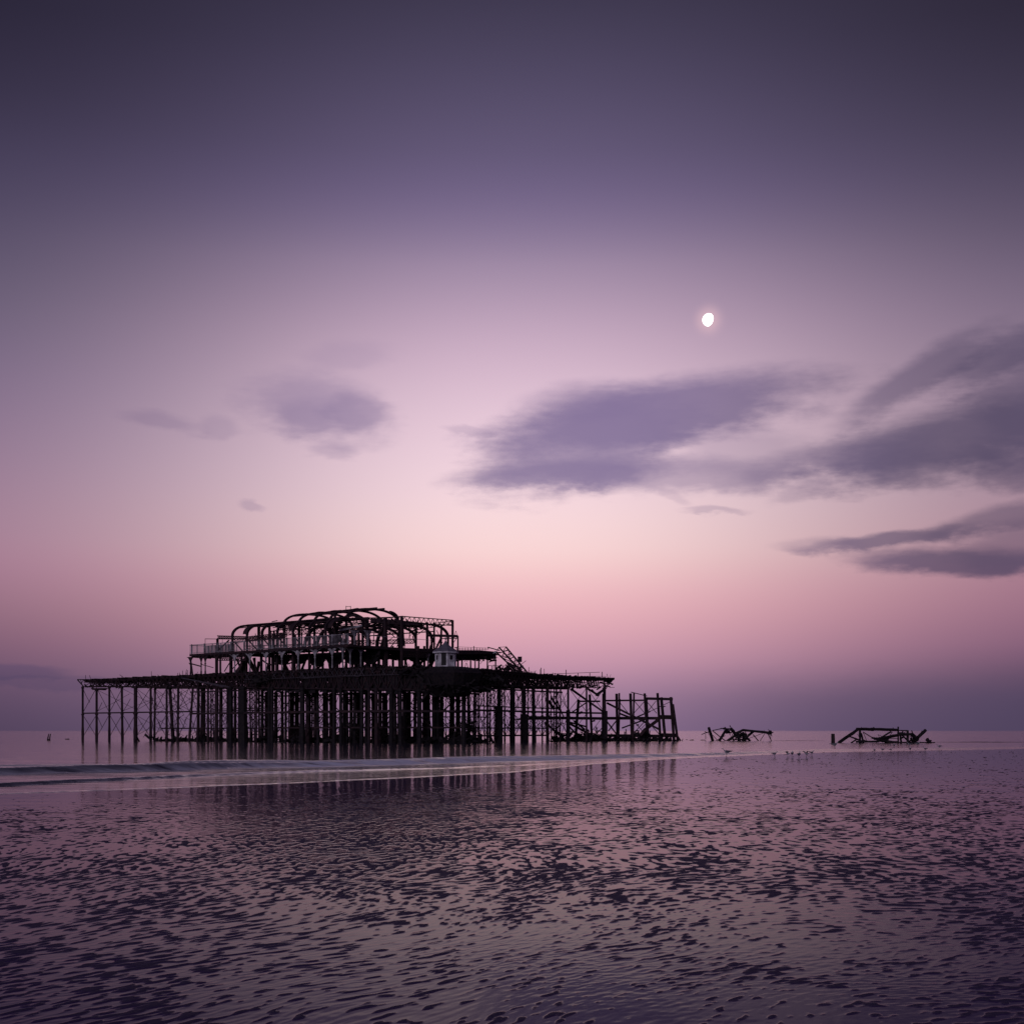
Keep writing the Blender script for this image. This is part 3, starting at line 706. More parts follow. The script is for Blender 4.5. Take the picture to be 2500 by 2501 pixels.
# box frame at right end of the roof
m = MB(); m.truss(P(982, 1505.5, 171), P(1105, 1515, 186), .75, 22, .12, .06, 'W'); m.truss(P(960, 1507, 176), P(983, 1505, 171), .5, 4, .1, .05, 'W'); m.truss(P(1000, 1532, 180), P(1105, 1516, 186), .5, 16, .09, .05, 'W')
m.truss(P(870, 1510, 190), P(960, 1507, 180), .5, 14, .08, .05, 'W')
pv.add('lattice_girder', m, IRON, 170)
post(1105, 1515, 1590, 186, .25); post(1118, 1553, 1636, 184, .15); post(1060, 1520, 1590, 188, .2); post(1043, 1520, 1590, 182, .26)
post(1078, 1525, 1590, 189, .22, x1=1076)
for (x0, y0, x1, y1, w, D0) in ((1047, 1590, 1062, 1552, .22, 186), (1062, 1590, 1076, 1560, .26, 186), (1068, 1590, 1080, 1568, .16, 188), (1045, 1552, 1118, 1554, .34, 184), (1075, 1560, 1118, 1559, .12, 184), (1108, 1569, 1117, 1556, .08, 184),
                                (1110, 1582, 1117, 1581, .12, 184), (1108, 1560, 1113, 1541, .05, 184), (1113, 1541, 1117, 1553, .05, 184), (950, 1585, 983, 1545, .12, 174), (1020, 1550, 1045, 1530, .1, 184), (930, 1580, 940, 1545, .2, 176)):
    m = MB(); m.bar(P(x0, y0, D0), P(x1, y1, D0), w); pv.add('post', m, IRON, D0)
m = MB(); m.bar(P(845, 1490, 183), P(845, 1480, 183), .06); m.bar(P(845, 1481.5, 183), P(856, 1481.5, 183), .06); m.bar(P(856, 1480, 183), P(856, 1488, 183), .06); m.build('roof_frame', IRON, pav)
for i in range(60):                                               # wires and thin struts inside the hall
    px = rnd.uniform(585, 1070); D0 = rnd.uniform(176, 196); y = rnd.uniform(1530, 1575); m = MB()
    dx, dy = rnd.choice([(rnd.uniform(-22, 22), rnd.uniform(8, 26)), (rnd.uniform(-3, 3), rnd.uniform(12, 40))])
    m.bar(P(px, y, D0), P(px + dx, min(y + dy, 1590), D0 + rnd.uniform(-2, 2)), rnd.uniform(.04, .11)); pv.add('wire_strut', m, IRON, D0)
for px, y0, D0, w in ((757, 1540, 181, .2), (795, 1545, 178, .2), (660, 1540, 180, .2), (669, 1540, 181, .2), (721, 1550, 182, .2), (686, 1545, 186, .15), (842, 1560, 176, .2), (865, 1540, 180, .2), (875, 1545, 184, .2), (818, 1500, 176, .26), (632, 1530, 182, .3), (897, 1512, 180, .32), (941, 1510, 174, .38)):
    post(px, y0, 1590, D0, w)
# pale brackets still standing on the gallery
for px in (866, 898):
    b = P(px, 1540, 170)
    m = MB(); m.bar(Vector((b.x, b.y, ZB)), b, .2)
    for sg in (-1, 1):
        poly = [b + Vector((0, 0, -1.6))] + [b + V*(sg*1.0*(1 - math.cos(math.pi/2*i/7))) + Vector((0, 0, -1.6 + 1.6*math.sin(math.pi/2*i/7))) for i in range(8)] + [b.copy()]
        m.plate(poly, .1, U)
    pv.add('gallery_bracket', m, PALE, 170)
m = MB(); m.bar(P(828, 1540, 172), P(884, 1528, 172), .3, .25); pv.add('fallen_beam', m, PALE, 172)
pv.done()

# ------------------------------------------------------------------ kiosk
kd = 165.0; kc = P(1088, 1631, kd); kc.z = 9.64
kiosk = thing('kiosk', kc, 'small white octagonal kiosk with pointed lead roof on the pier edge', 'kiosk')
def oct_(r, z, cx=kc.x, cy=kc.y, rot=R(22.5) + R(-8), n=8): return [Vector((cx + r*math.cos(rot + 2*math.pi*i/n), cy + r*math.sin(rot + 2*math.pi*i/n), z)) for i in range(n)]
r0 = 1.28; H = 1.9
m = MB()
a, b = oct_(r0, kc.z), oct_(r0, kc.z + H)
for i in range(8): m.plate([a[i], a[(i+1) % 8], b[(i+1) % 8], b[i]], .06, ((a[i] + a[(i+1) % 8])/2 - kc).normalized() if True else None)
for i in range(8): m.bar(a[i], b[i], .11)
m.prism([(p.x, p.y) for p in oct_(r0 + .12, 0)], kc.z, kc.z + .14)
m.build('wall', WHITE, kiosk)
m = MB(); prof = [(1.62, H - .04), (1.62, H + .08), (1.45, H + .2), (1.0, H + .48), (.62, H + .72), (.34, H + .98), (.15, H + 1.25), (.05, H + 1.45)]
rings = [oct_(r_, kc.z + z_) for r_, z_ in prof]; vs = [v for r_ in rings for v in r_]
m.add(vs, [(i*8 + k, i*8 + (k+1) % 8, (i+1)*8 + (k+1) % 8, (i+1)*8 + k) for i in range(len(prof) - 1) for k in range(8)] + [tuple(range(8))[::-1], tuple((len(prof)-1)*8 + k for k in range(8))])
rf = m.build('roof', SLATE, kiosk)
m = MB(); e = oct_(1.60, kc.z + H - .10)
for i in range(8): m.bar(e[i], e[(i+1) % 8], .1, .16)
m.build('eaves', WHITE, kiosk)
m = MB(); c0 = Vector((kc.x, kc.y, kc.z + H + 1.4)); m.sweep([c0 + Vector((0, 0, z_)) for z_ in (0, .12, .18, .3, .42, .75)], [.05, .05, .13, .13, .04, .015], 8); m.build('finial', SLATE, rf)
faces = []
for i in range(8):
    mid = (a[i] + a[(i+1) % 8])/2; nrm = (mid - kc); nrm.z = 0; nrm.normalize(); faces.append((nrm.dot(Vector((0, -1, 0))), i, mid, nrm, (a[(i+1) % 8] - a[i]).normalized()))
faces.sort(key=lambda t: -t[0])
vis = sorted(faces[:3], key=lambda t: t[2].x)
for j, (d_, i, mid, nrm, al) in enumerate(vis):
    o_ = mid + nrm*.06
    if j == 1:
        m = MB(); c = o_ + Vector((0, 0, .85)); m.plate([c - al*.30 - Vector((0, 0, .8)), c + al*.30 - Vector((0, 0, .8)), c + al*.30 + Vector((0, 0, .85)), c - al*.30 + Vector((0, 0, .85))], .05, nrm)
        m.build('door', DARK, kiosk)
    else:
        hw = .20 if j == 0 else .26; c = o_ + Vector((0, 0, 1.12))
        m = MB(); hh_ = .33
        m.plate([c - al*hw - Vector((0, 0, hh_)), c + al*hw - Vector((0, 0, hh_)), c + al*hw + Vector((0, 0, hh_)), c - al*hw + Vector((0, 0, hh_))], .03, nrm)
        w_ = m.build('window', DARK, kiosk)
        m = MB()
        for sg in (-1, 1):
            m.bar(c + nrm*.03 + al*hw*sg - Vector((0, 0, hh_)), c + nrm*.03 + al*hw*sg + Vector((0, 0, hh_)), .05)
            m.bar(c + nrm*.03 - al*hw + Vector((0, 0, hh_*sg)), c + nrm*.03 + al*hw + Vector((0, 0, hh_*sg)), .06 if sg > 0 else .1)
        m.build('frame', WHITE, w_)

# ------------------------------------------------------------------ shelter to the right of the kiosk
sh0, sh1 = P(1112, 1640, 172), P(1212, 1640, 181)
shel = thing('promenade_shelter', Vector((sh0.x, sh0.y, ZD)), 'open iron promenade shelter with flat roof and slim arched posts beside the kiosk', 'shelter')
m = MB()
BK = Vector((-.10, 1, 0)).normalized()
tq = [P(1108, 1588, 171), P(1170, 1588, 176), P(1212, 1592, 181)]
for p, q, h0, h1 in ((tq[0], tq[1], 1.15, 1.05), (tq[1], tq[2], 1.05, .75)):
    m.add([p, q, q + BK*5, p + BK*5, p - Vector((0, 0, h0*.5)), q - Vector((0, 0, h1*.5)), q + BK*5 - Vector((0, 0, h1)), p + BK*5 - Vector((0, 0, h0))], [(0, 1, 2, 3), (7, 6, 5, 4), (0, 4, 5, 1), (2, 6, 7, 3), (0, 3, 7, 4), (1, 5, 6, 2)])
for i in range(60):
    k = rnd.random(); c = tq[0].lerp(tq[2], k) + BK*rnd.uniform(0, 4) - Vector((0, 0, rnd.uniform(.4, 1.2))); d = Vector((rnd.uniform(-.7, .7), 0, rnd.uniform(-.2, .2))); m.bar(c - d, c + d, rnd.uniform(.06, .2))
m.build('roof', IRON, shel)
m = MB(); m.bar(P(1112, 1585, 172), P(1192, 1586, 178), .05); m.bar(P(1120, 1580, 172), P(1192, 1583, 178), .04)
for px in range(1115, 1192, 7): m.bar(P(px, 1582, 174), P(px, 1589, 174), .05)
m.bar(P(1157, 1578, 175), P(1157, 1588, 175), .08); m.build('roof_railing', IRON, shel)
for px, D0, w in ((1128, 173.5, .12), (1149, 176, .12), (1160, 180, .10), (1169, 178, .12), (1190, 180, .12), (1210, 181, .12), (1118, 178, .15)):
    b = P(px, 1603, D0); a = Vector((b.x, b.y, ZD)); m = MB(); m.sweep([a, a + Vector((0, 0, .4)), b], [w*1.3, w, w*.8], 8)
    if px in (1128, 1169, 1190, 1210):
        for sg in (-1, 1):
            if px == 1210 and sg > 0: continue
            e = Vector((.9, .3, 0)).normalized()
            poly = [b + Vector((0, 0, -.95))] + [b + e*(sg*.75*(1 - math.cos(math.pi/2*i/6))) + Vector((0, 0, -.95 + 1.0*math.sin(math.pi/2*i/6))) for i in range(7)] + [b + Vector((0, 0, .05))]
            m.plate(poly, .08, (-e.y, e.x, 0))
    m.build('post', IRON, shel)
m = MB(); m.bar(P(1172, 1622, 179), P(1184, 1608, 179), .16, .05); m.build('torn_panel', SLATE, shel)

# ------------------------------------------------------------------ collapsed lattice walkway leaning on the shelter end
fw = thing('collapsed_walkway', Vector((4.0, 181, ZD)), 'collapsed lattice walkway sloping down from the shelter roof to the deck', 'walkway')
def ladder(p, q, p2, q2, n, w, w2):
    m = MB(); m.bar(p, q, w); m.bar(p2, q2, w)
    for i in range(n):
        a, b = p.lerp(q, i/n), p.lerp(q, (i+1)/n); c, d = p2.lerp(q2, i/n), p2.lerp(q2, (i+1)/n)
        m.bar(a, d if i % 2 else c, w2); m.bar(c, b, w2)
    return m
ladder(P(1218, 1581, 181), P(1300, 1668, 184), P(1212, 1594, 181), P(1262, 1640, 183), 7, .16, .09).build('lattice_side', IRON, fw)
ladder(P(1235, 1580, 185), P(1292, 1648, 188), P(1228, 1592, 185), P(1285, 1655, 188), 8, .16, .09).build('lattice_side', IRON, fw)
m = MB()
for k in range(9):
    t = k/9; m.bar(P(1218, 1581, 181).lerp(P(1300, 1668, 184), t), P(1235, 1580, 185).lerp(P(1292, 1648, 188), t), .07)
m.bar(P(1191, 1581, 180), P(1220, 1589, 181), .12); m.bar(P(1191, 1581, 180), P(1193, 1586, 180), .1); m.bar(P(1206, 1594, 180), P(1222, 1594, 181), .18)
m.bar(P(1262, 1631, 182), P(1284, 1614, 183), .06)
m.build('cross_bar', IRON, fw)
m = MB(); m.plate([P(1198, 1600, 180), P(1213, 1593, 180), P(1210, 1589, 180), P(1194, 1602, 180)], .1, (0, 1, 0)); m.build('bent_sheet', PALE, fw)
m = MB()
for x0 in range(1192, 1262, 9): m.bar(P(x0, 1626, 180), P(x0, 1636, 180), .07)
m.bar(P(1192, 1626, 180), P(1256, 1627, 180), .07)
m.rubble(P(1240, 1634, 181), 1.6, 1, .5, 60, .05, .2, 33); m.build('broken_decking', IRON, fw)
sg = thing('signal_box', P(1268, 1633, 184), 'small square metal box on a bent pole above the collapsed walkway', 'box')
m = MB(); c = P(1269, 1610.5, 184); m.box(c, .55, .4, .75, .12)
m.build('box', IRON, sg)
m = MB(); m.bar(P(1264, 1606, 183.7), P(1274, 1604, 183.7), .07); m.build('lid', IRON, sg)
m = MB(); m.bar(P(1268, 1617, 184), P(1262, 1633, 184), .12); m.build('pole', IRON, sg)

# ------------------------------------------------------------------ broken landing stage at the right end
ls = thing('broken_landing_stage', P(1560, 1807, 203), 'low roofless landing stage of leaning beams at the right end of the pier', 'landing stage')
lp = Parts(ls); cx, cy, k = 1080, 1550, 3.115
def L4(kind, lst, D0=203, mat=IRON):
    for (x0, y0, x1, y1, w) in lst:
        m = MB(); dz = rnd.uniform(-2.5, 2.5)
        p, q = P(cx + x0/k, cy + y0/k, D0 + dz), P(cx + x1/k, cy + y1/k, D0 + dz + rnd.uniform(-.8, .8))
        if kind == 'pile' and q.z < .6: q = q + (q - p).normalized()*.6
        m.bar(p, q, w/k*D0/F, w/k*D0/F); lp.add(kind, m, mat, D0)
L4('pile', [(1036, 495, 1012, 800, 15), (1120, 456, 1138, 800, 13), (1222, 450, 1222, 760, 10), (1325, 450, 1332, 800, 15), (1345, 445, 1345, 560, 9), (1350, 490, 1340, 800, 9), (1430, 448, 1442, 800, 15), (1457, 445, 1450, 790, 10), (1538, 447, 1548, 640, 13),
            (1548, 480, 1562, 805, 18), (1636, 445, 1658, 800, 14), (1664, 478, 1692, 770, 16), (1737, 476, 1760, 790, 16), (1752, 530, 1790, 808, 14)])
L4('beam', [(1040, 508, 1200, 508, 13), (1245, 503, 1560, 500, 13), (1548, 487, 1752, 492, 20), (560, 645, 1250, 636, 12), (1250, 637, 1660, 637, 22), (1655, 628, 1768, 630, 32), (1200, 768, 1660, 772, 22), (1655, 765, 1782, 768, 30)])
L4('brace', [(1250, 520, 1650, 722, 15), (1345, 600, 1450, 640, 13), (1365, 712, 1560, 640, 11), (1640, 650, 1545, 722, 22), (1545, 722, 1510, 765, 24), (1450, 640, 1580, 585, 10), (1580, 585, 1740, 508, 4), (1435, 438, 1556, 468, 6), (1640, 545, 1700, 548, 4),
             (1250, 660, 1340, 780, 9), (1320, 660, 1262, 735, 8), (1455, 500, 1540, 600, 4), (1540, 505, 1455, 600, 4), (1340, 505, 1430, 620, 4), (1555, 510, 1630, 600, 4), (1625, 505, 1550, 600, 4), (1450, 650, 1540, 760, 5), (1540, 660, 1445, 760, 5), (1555, 655, 1650, 760, 5),
             (1690, 545, 1680, 552, 6), (1790, 775, 1810, 808, 9), (975, 415, 1220, 585, 14), (1000, 655, 1085, 725, 14), (940, 660, 1090, 700, 12), (1395, 720, 1400, 760, 6), (1165, 700, 1180, 750, 6), (1040, 600, 1060, 590, 14), (1140, 660, 1160, 655, 12)])
for x0, w, h_, sd in ((1100, 2.4, 1.0, 1), (1150, 1.6, .8, 2), (1380, 1.6, .7, 3), (1420, 2.4, .6, 4), (1500, 1.6, 1.3, 5), (1530, 1.0, 1.6, 6), (1610, 3.2, .35, 7), (1290, 2.5, .4, 8), (950, 1.2, 2.0, 9)):
    c = P(cx + x0/k, 1808, 203); m = MB(); m.rubble((c.x, c.y, h_*.45), w, 1.5, h_, int(30*w), .05, .28, sd + 50); m.build('tangled_wreckage', WEED, ls)
lp.done()

# ------------------------------------------------------------------ two wrecks
def wreck(root, ox, oy, k, D0, sets, rub):
    for kind, lst in sets.items():
        for (x0, y0, x1, y1, w) in lst:
            m = MB(); dz = rnd.uniform(-1.0, 1.0); ww = w/k*D0/F
            p, q = P(ox + x0/k, oy + y0/k, D0 + dz), P(ox + x1/k, oy + y1/k, D0 + dz + rnd.uniform(-1.2, 1.2))
            if q.z < .25: q = q + (q - p).normalized()*.5
            if p.z < .25: p = p - (q - p).normalized()*.5
            n = 4; pts_ = [p.lerp(q, i/n) + Vector((rnd.uniform(-1, 1), rnd.uniform(-1, 1), rnd.uniform(-1, 1)))*ww*.07 for i in range(n + 1)]
            m.sweep(pts_, [ww*.56*rnd.uniform(.9, 1.1) for _ in pts_], 6)
            m.build(kind, WEED if w > 18 else IRON, root)
    m = MB()
    for (x, y, w, h_, n) in rub:
        c = P(ox + x/k, oy + y/k, D0); m.rubble(c, w/k*D0/F*.8, .6, h_/k*D0/F*.8, n, .04, .18, int(x), .15, .7)
    m.build('weed_tangle', WEED, root)
w1 = thing('wrecked_girder_frame', P(1806, 1810, 205), 'low tangle of broken girders in the sea just right of the pier', 'wreckage')
wreck(w1, 1650, 1720, 5.517, 205, {
    'girder': [(442, 318, 500, 495, 38), (640, 330, 760, 335, 18), (680, 345, 585, 495, 32), (740, 330, 805, 405, 38), (810, 415, 690, 498, 30), (790, 400, 905, 350, 34), (900, 352, 1250, 385, 34), (1045, 365, 930, 465, 30), (840, 400, 860, 490, 36), (905, 400, 1000, 495, 26), (890, 395, 930, 490, 36)],
    'strut': [(347, 408, 440, 376, 11), (388, 370, 420, 385, 10), (401, 405, 401, 470, 7), (494, 356, 640, 325, 12), (490, 356, 665, 495, 13), (500, 420, 565, 495, 7), (665, 425, 530, 497, 7), (728, 290, 775, 385, 12), (1040, 410, 1110, 495, 12), (1195, 400, 1133, 497, 7), (1240, 400, 1288, 497, 12), (1272, 400, 1280, 497, 7),
              (1180, 390, 950, 475, 6), (1188, 352, 1190, 385, 5), (700, 350, 750, 450, 6), (760, 400, 770, 495, 8), (835, 450, 770, 497, 9), (970, 405, 975, 440, 7), (1245, 340, 1265, 375, 7), (1265, 370, 1292, 430, 10), (1280, 355, 1296, 385, 6), (1296, 385, 1285, 410, 6), (436, 385, 445, 420, 5), (400, 497, 401, 520, 5)]},
    [(700, 370, 50, 40, 40), (850, 430, 60, 50, 60), (920, 420, 40, 40, 40), (1265, 385, 25, 25, 30), (880, 480, 110, 10, 40), (640, 330, 40, 12, 14)])
w2 = thing('wrecked_truss', P(2160, 1815, 171), 'long flat topped heap of broken girders in the sea, farthest right', 'wreckage')
wreck(w2, 2000, 1740, 6.437, 171, {
    'girder': [(315, 472, 470, 365, 42), (450, 380, 605, 270, 44), (590, 265, 850, 268, 50), (850, 268, 1240, 275, 44), (640, 280, 642, 495, 34), (660, 330, 690, 455, 28), (490, 385, 640, 440, 24), (820, 400, 960, 420, 32), (1130, 305, 960, 405, 22), (930, 415, 1240, 362, 46), (1230, 355, 1450, 345, 44),
               (1240, 225, 1240, 505, 24), (1390, 285, 1392, 480, 34), (1450, 340, 1550, 440, 54), (1490, 475, 1560, 385, 48), (1672, 278, 1555, 395, 42), (640, 462, 880, 460, 30), (1090, 472, 1755, 478, 24), (1700, 425, 1735, 480, 44), (1270, 330, 1290, 480, 28), (1270, 420, 1330, 385, 24), (1330, 385, 1385, 440, 22), (900, 440, 1180, 470, 44)],
    'strut': [(1225, 285, 1385, 287, 18), (690, 312, 742, 440, 8), (690, 312, 825, 392, 13), (585, 425, 520, 470, 20), (925, 350, 985, 378, 6), (925, 350, 945, 392, 6), (1100, 408, 1230, 414, 10), (1150, 310, 1100, 380, 9), (1450, 285, 1475, 345, 16), (1610, 295, 1630, 325, 16), (1380, 400, 1450, 378, 7), (1700, 410, 1725, 430, 8),
              (600, 340, 620, 380, 5), (665, 235, 675, 260, 10), (410, 375, 520, 360, 8), (1160, 240, 1165, 265, 8)]},
    [(1000, 430, 130, 35, 90), (1480, 440, 50, 30, 40), (1300, 340, 50, 25, 30), (850, 255, 30, 8, 10), (1720, 450, 30, 25, 20), (700, 455, 90, 12, 30)])
# stump block
D0 = 171; m = MB(); c = P(2034, 1808, D0)
m.add([(c.x - .20, D0 - .2, -.3), (c.x + .22, D0 - .2, -.3), (c.x + .22, D0 + .25, -.3), (c.x - .2, D0 + .25, -.3), (c.x - .24, D0 - .2, 1.22), (c.x + .16, D0 - .2, 1.2), (c.x + .2, D0 + .25, 1.15), (c.x - .2, D0 + .25, 1.2)],
      [(0, 3, 2, 1), (4, 5, 6, 7), (0, 1, 5, 4), (1, 2, 6, 5), (2, 3, 7, 6), (3, 0, 4, 7)])
o = m.build('timber_stump', TIMBER); tag(o, 'square dark stump standing in the water left of the rightmost wreck', 'stump')
# two leaning stakes on a footing at far left
rt = thing('leaning_stakes', P(118, 1807, 214), 'two short dark stakes leaning together out of the sea left of the pier', 'stakes')
for x0, x1 in ((119.5, 115.5), (123.5, 120.5)):
    m = MB(); m.sweep([P(x0, 1792.5, 214), P((x0 + x1)/2, 1799.5, 214), P(x1, 1808, 214) - Vector((0, 0, .3))], [.07, .09, .13], 6); m.build('stake', TIMBER, rt)
m = MB(); m.rubble(P(117.6, 1807.2, 214), .22, .2, .10, 9, .06, .16, 4, .1, .35); m.build('footing', WEED, rt)
# floating / awash bits
def awash(name, px, py, w, h_, lab, cat, sd, group=None, n=12):
    D0 = GY(py + .6); c = P(px, py, D0); m = MB(); r = random.Random(sd)
    for i in range(n):
        a = Vector((c.x + r.uniform(-w/2, w/2), D0 + r.uniform(-.3, .3), r.uniform(0, h_*.5))); d = Vector((r.uniform(.15, .5)*w*.6, r.uniform(-.1, .1), r.uniform(-.4, .4)*h_))
        m.bar(a - d, a + d, h_*.5)
    m.bar((c.x - w*.3, D0, -.1), (c.x + w*.3, D0, -.1), .3)
    return tag(m.build(name, WEED), lab, cat, group)
awash('driftwood', 164.5, 1806, .55, .22, 'small dark scrap of wreckage awash between the stakes and the pier', 'debris', 1)
awash('driftwood', 1676.5, 1807, .25, .10, 'tiny dark speck awash nearest the pier on its right side', 'debris', 2)
awash('driftwood', 1689, 1808, .6, .16, 'small dark stick awash between the pier and the nearer wreck', 'debris', 3)
awash('driftwood', 1716, 1808, .6, .14, 'flat dark stick awash touching the left side of the nearer wreck', 'debris', 4)
# low dark sand spit beyond the wrecks
for (x0, y0, x1, y1, h_, lab) in ((1885, 1809.6, 2010, 1810.2, .035, 'thin dark line of weed covered rock barely awash between the two wrecks'), (2272, 1813.2, 2520, 1813.6, .05, 'thin dark line of rock barely awash right of the rightmost wreck')):
    m = MB(); n = 24
    Dm = GY((y0 + y1)/2)
    pts_ = [Vector(((x0 + (x1 - x0)*i/n - CX)/F*Dm, Dm + .8*math.sin(i*.7), h_*.2)) for i in range(n + 1)]
    m.sweep(pts_, [.02 + h_*abs(math.sin(math.pi*i/n))*rnd.uniform(.6, 1.3) for i in range(n + 1)], 6)
    tag(m.build('awash_rock', WEED), lab, 'rock')

# ------------------------------------------------------------------ gulls
def loft(m, rings, n=10):
    vs = []
    for (c, ry, rz, tilt) in rings:
        for k in range(n):
            an = 2*math.pi*k/n; vs.append((c[0] + math.sin(tilt)*rz*math.sin(an), c[1] + ry*math.cos(an), c[2] + rz*math.sin(an)*math.cos(tilt)))
    L = len(rings)
    m.add(vs, [(i*n + k, i*n + (k+1) % n, (i+1)*n + (k+1) % n, (i+1)*n + k) for i in range(L-1) for k in range(n)] + [tuple(range(n))[::-1], tuple((L-1)*n + k for k in range(n))])
def make_gull(pose):
    g = bpy.data.objects.new('gull', None); col.objects.link(g)
    m = MB(); zb = .20
    loft(m, [((-.235, 0, zb + .03), .012, .006, 0), ((-.17, 0, zb + .03), .03, .016, 0), ((-.10, 0, zb + .02), .055, .05, 0), ((-.02, 0, zb + .01), .075, .078, 0), ((.06, 0, zb + .02), .070, .074, .1),
             ((.115, 0, zb + .06), .048, .052, .5), ((.135, 0, zb + .105), .034, .036, .9), ((.145, 0, zb + .14), .036, .036, .9), ((.165, 0, zb + .165), .033, .033, .6), ((.19, 0, zb + .165), .018, .018, .1), ((.205, 0, zb + .16), .009, .010, 0)])
    b = m.build('body', FEATH_W, g, True)
    m = MB(); m.sweep([(.20, 0, zb + .16), (.235, 0, zb + .158), (.25, 0, zb + .148)], [.010, .008, .003], 6); m.build('beak', TIMBER, g)
    for sg_ in (-1, 1):
        m = MB(); m.sweep([(.01, .03*sg_, zb - .05), (.0, .032*sg_, zb - .12), (.01, .032*sg_, .006)], [.010, .006, .006], 6); m.bar((.0, .032*sg_, .004), (.045, .032*sg_, .004), .03, .006); m.build('leg', TIMBER, g)
        m = MB()
        if pose == 'stand':
            loft(m, [((.07, .060*sg_, zb + .045), .012, .02, 0), ((.02, .072*sg_, zb + .04), .018, .048, 0), ((-.08, .062*sg_, zb + .04), .018, .042, 0), ((-.18, .035*sg_, zb + .05), .012, .022, 0), ((-.29, .012*sg_, zb + .05), .004, .006, 0)])
        else:
            for (a_, b_, wa, wb) in (((.05, .06*sg_, zb + .06), (.07, .26*sg_, zb + .20), .13, .11), ((.07, .26*sg_, zb + .20), (-.06, .55*sg_, zb + .14), .11, .03)):
                m.add([(a_[0] + wa/2, a_[1], a_[2]), (a_[0] - wa/2, a_[1], a_[2]), (b_[0] - wb/2, b_[1], b_[2]), (b_[0] + wb/2, b_[1], b_[2]), (a_[0] + wa/2, a_[1], a_[2] - .014), (a_[0] - wa/2, a_[1], a_[2] - .014), (b_[0] - wb/2, b_[1], b_[2] - .008), (b_[0] + wb/2, b_[1], b_[2] - .008)],
                      [(0, 1, 2, 3), (7, 6, 5, 4), (0, 4, 5, 1), (2, 6, 7, 3), (0, 3, 7, 4), (1, 5, 6, 2)])
        m.build('wing', FEATH_G, g)
    return g
protos = {'stand': None, 'open': None}
GR = 'gulls at the water edge'
gulls = [(1774, 1847.5, 180, 'stand', 1.5, 'lone gull facing left at the wave edge below the nearer wreck'),
         (1891, 1848.5, 10, 'stand', 1.0, 'gull standing on wet sand between the two wrecks, leftmost of its small flock'),
         (1923, 1847.5, 170, 'open', .9, 'gull with spread wings, left of the middle of the small flock between the wrecks'),
         (1934, 1848.5, 70, 'stand', 1.1, 'upright gull in the middle of the small flock between the wrecks'),
         (1950.5, 1851.5, 60, 'stand', 1.15, 'gull nearest the viewer in the small flock between the wrecks'),
         (1969, 1848.5, 200, 'open', 1.0, 'pale gull stretching its wings, second from the right of the small flock'),
         (1982, 1845, 30, 'stand', .95, 'small gull at the right end of the flock between the wrecks'),
         (2038, 1828.5, 5, 'stand', 1.9, 'large dark gull sitting in shallow water below the square stump'),
         (2135, 1838, 90, 'stand', .9, 'distant gull on the sand under the left half of the rightmost wreck'),
         (2154, 1836, 180, 'stand', .9, 'distant gull under the middle of the rightmost wreck, left of two alike'),
         (2175, 1836, 0, 'stand', .8, 'distant gull under the middle of the rightmost wreck, right of two alike'),
         (2183, 1826, 80, 'stand', 1.1, 'gull standing upright in the shallows below the tall post of the rightmost wreck'),
         (2220, 1824.5, 180, 'stand', 1.4, 'gull in the shallows below the rightmost wreck, left of a bigger one'),
         (2240, 1824, 20, 'stand', 1.6, 'bigger gull in the shallows below the right end of the rightmost wreck'),
         (2222, 1835, 60, 'stand', 1.0, 'gull on wet sand below the right half of the rightmost wreck'),
         (2259, 1835, 120, 'stand', 1.0, 'gull on wet sand below the right tip of the rightmost wreck'),
         (2293, 1829.5, 180, 'stand', 1.2, 'gull at the water edge, farthest right of all')]
for px, py, rz, pose, s, lab in gulls:
    if protos[pose] is None: g = make_gull(pose); protos[pose] = g; kids = []
    else:
        src = protos[pose]; g = src.copy(); col.objects.link(g)
        for ch in [c for c in src.children]:
            c = ch.copy(); col.objects.link(c); c.parent = g
    D0 = GY(py); g.location = ((px - CX)/F*D0, D0, .0 if py > 1833 else .01); g.rotation_euler = (0, 0, R(rz)); s *= .88; g.scale = (s, s, s)
    tag(g, lab, 'gull', GR)

# ------------------------------------------------------------------ moon
MD = 9000.0; mp = P(1730.5, 781, MD)
ax = R(10)
m = MB(); n, L = 40, 24; vs = []; rm = 16.2/F*MD
def mv(th, ph):
    x, z_, y = math.sin(th)*math.cos(ph), math.cos(th), math.sin(th)*math.sin(ph)
    if x > 0: x *= .68
    X, Z = x*rm*.97, z_*rm
    a_ = R(-17); return Vector((X*math.cos(a_) - Z*math.sin(a_), y*rm*.5, X*math.sin(a_) + Z*math.cos(a_)))
for i in range(L + 1):
    for k in range(n): vs.append(mp + mv(math.pi*i/L, 2*math.pi*k/n))
m.add(vs, [(i*n + k, i*n + (k+1) % n, (i+1)*n + (k+1) % n, (i+1)*n + k) for i in range(L) for k in range(n)])
mm, nt, b = new_mat('moonlight'); b.inputs['Base Color'].default_value = (.3, .3, .3, 1); b.inputs['Emission Color'].default_value = (1, .985, .96, 1); b.inputs['Emission Strength'].default_value = 2.2
o = m.build('moon', mm, None, True); tag(o, 'bright white gibbous moon glowing in the pink and violet sky', 'moon')

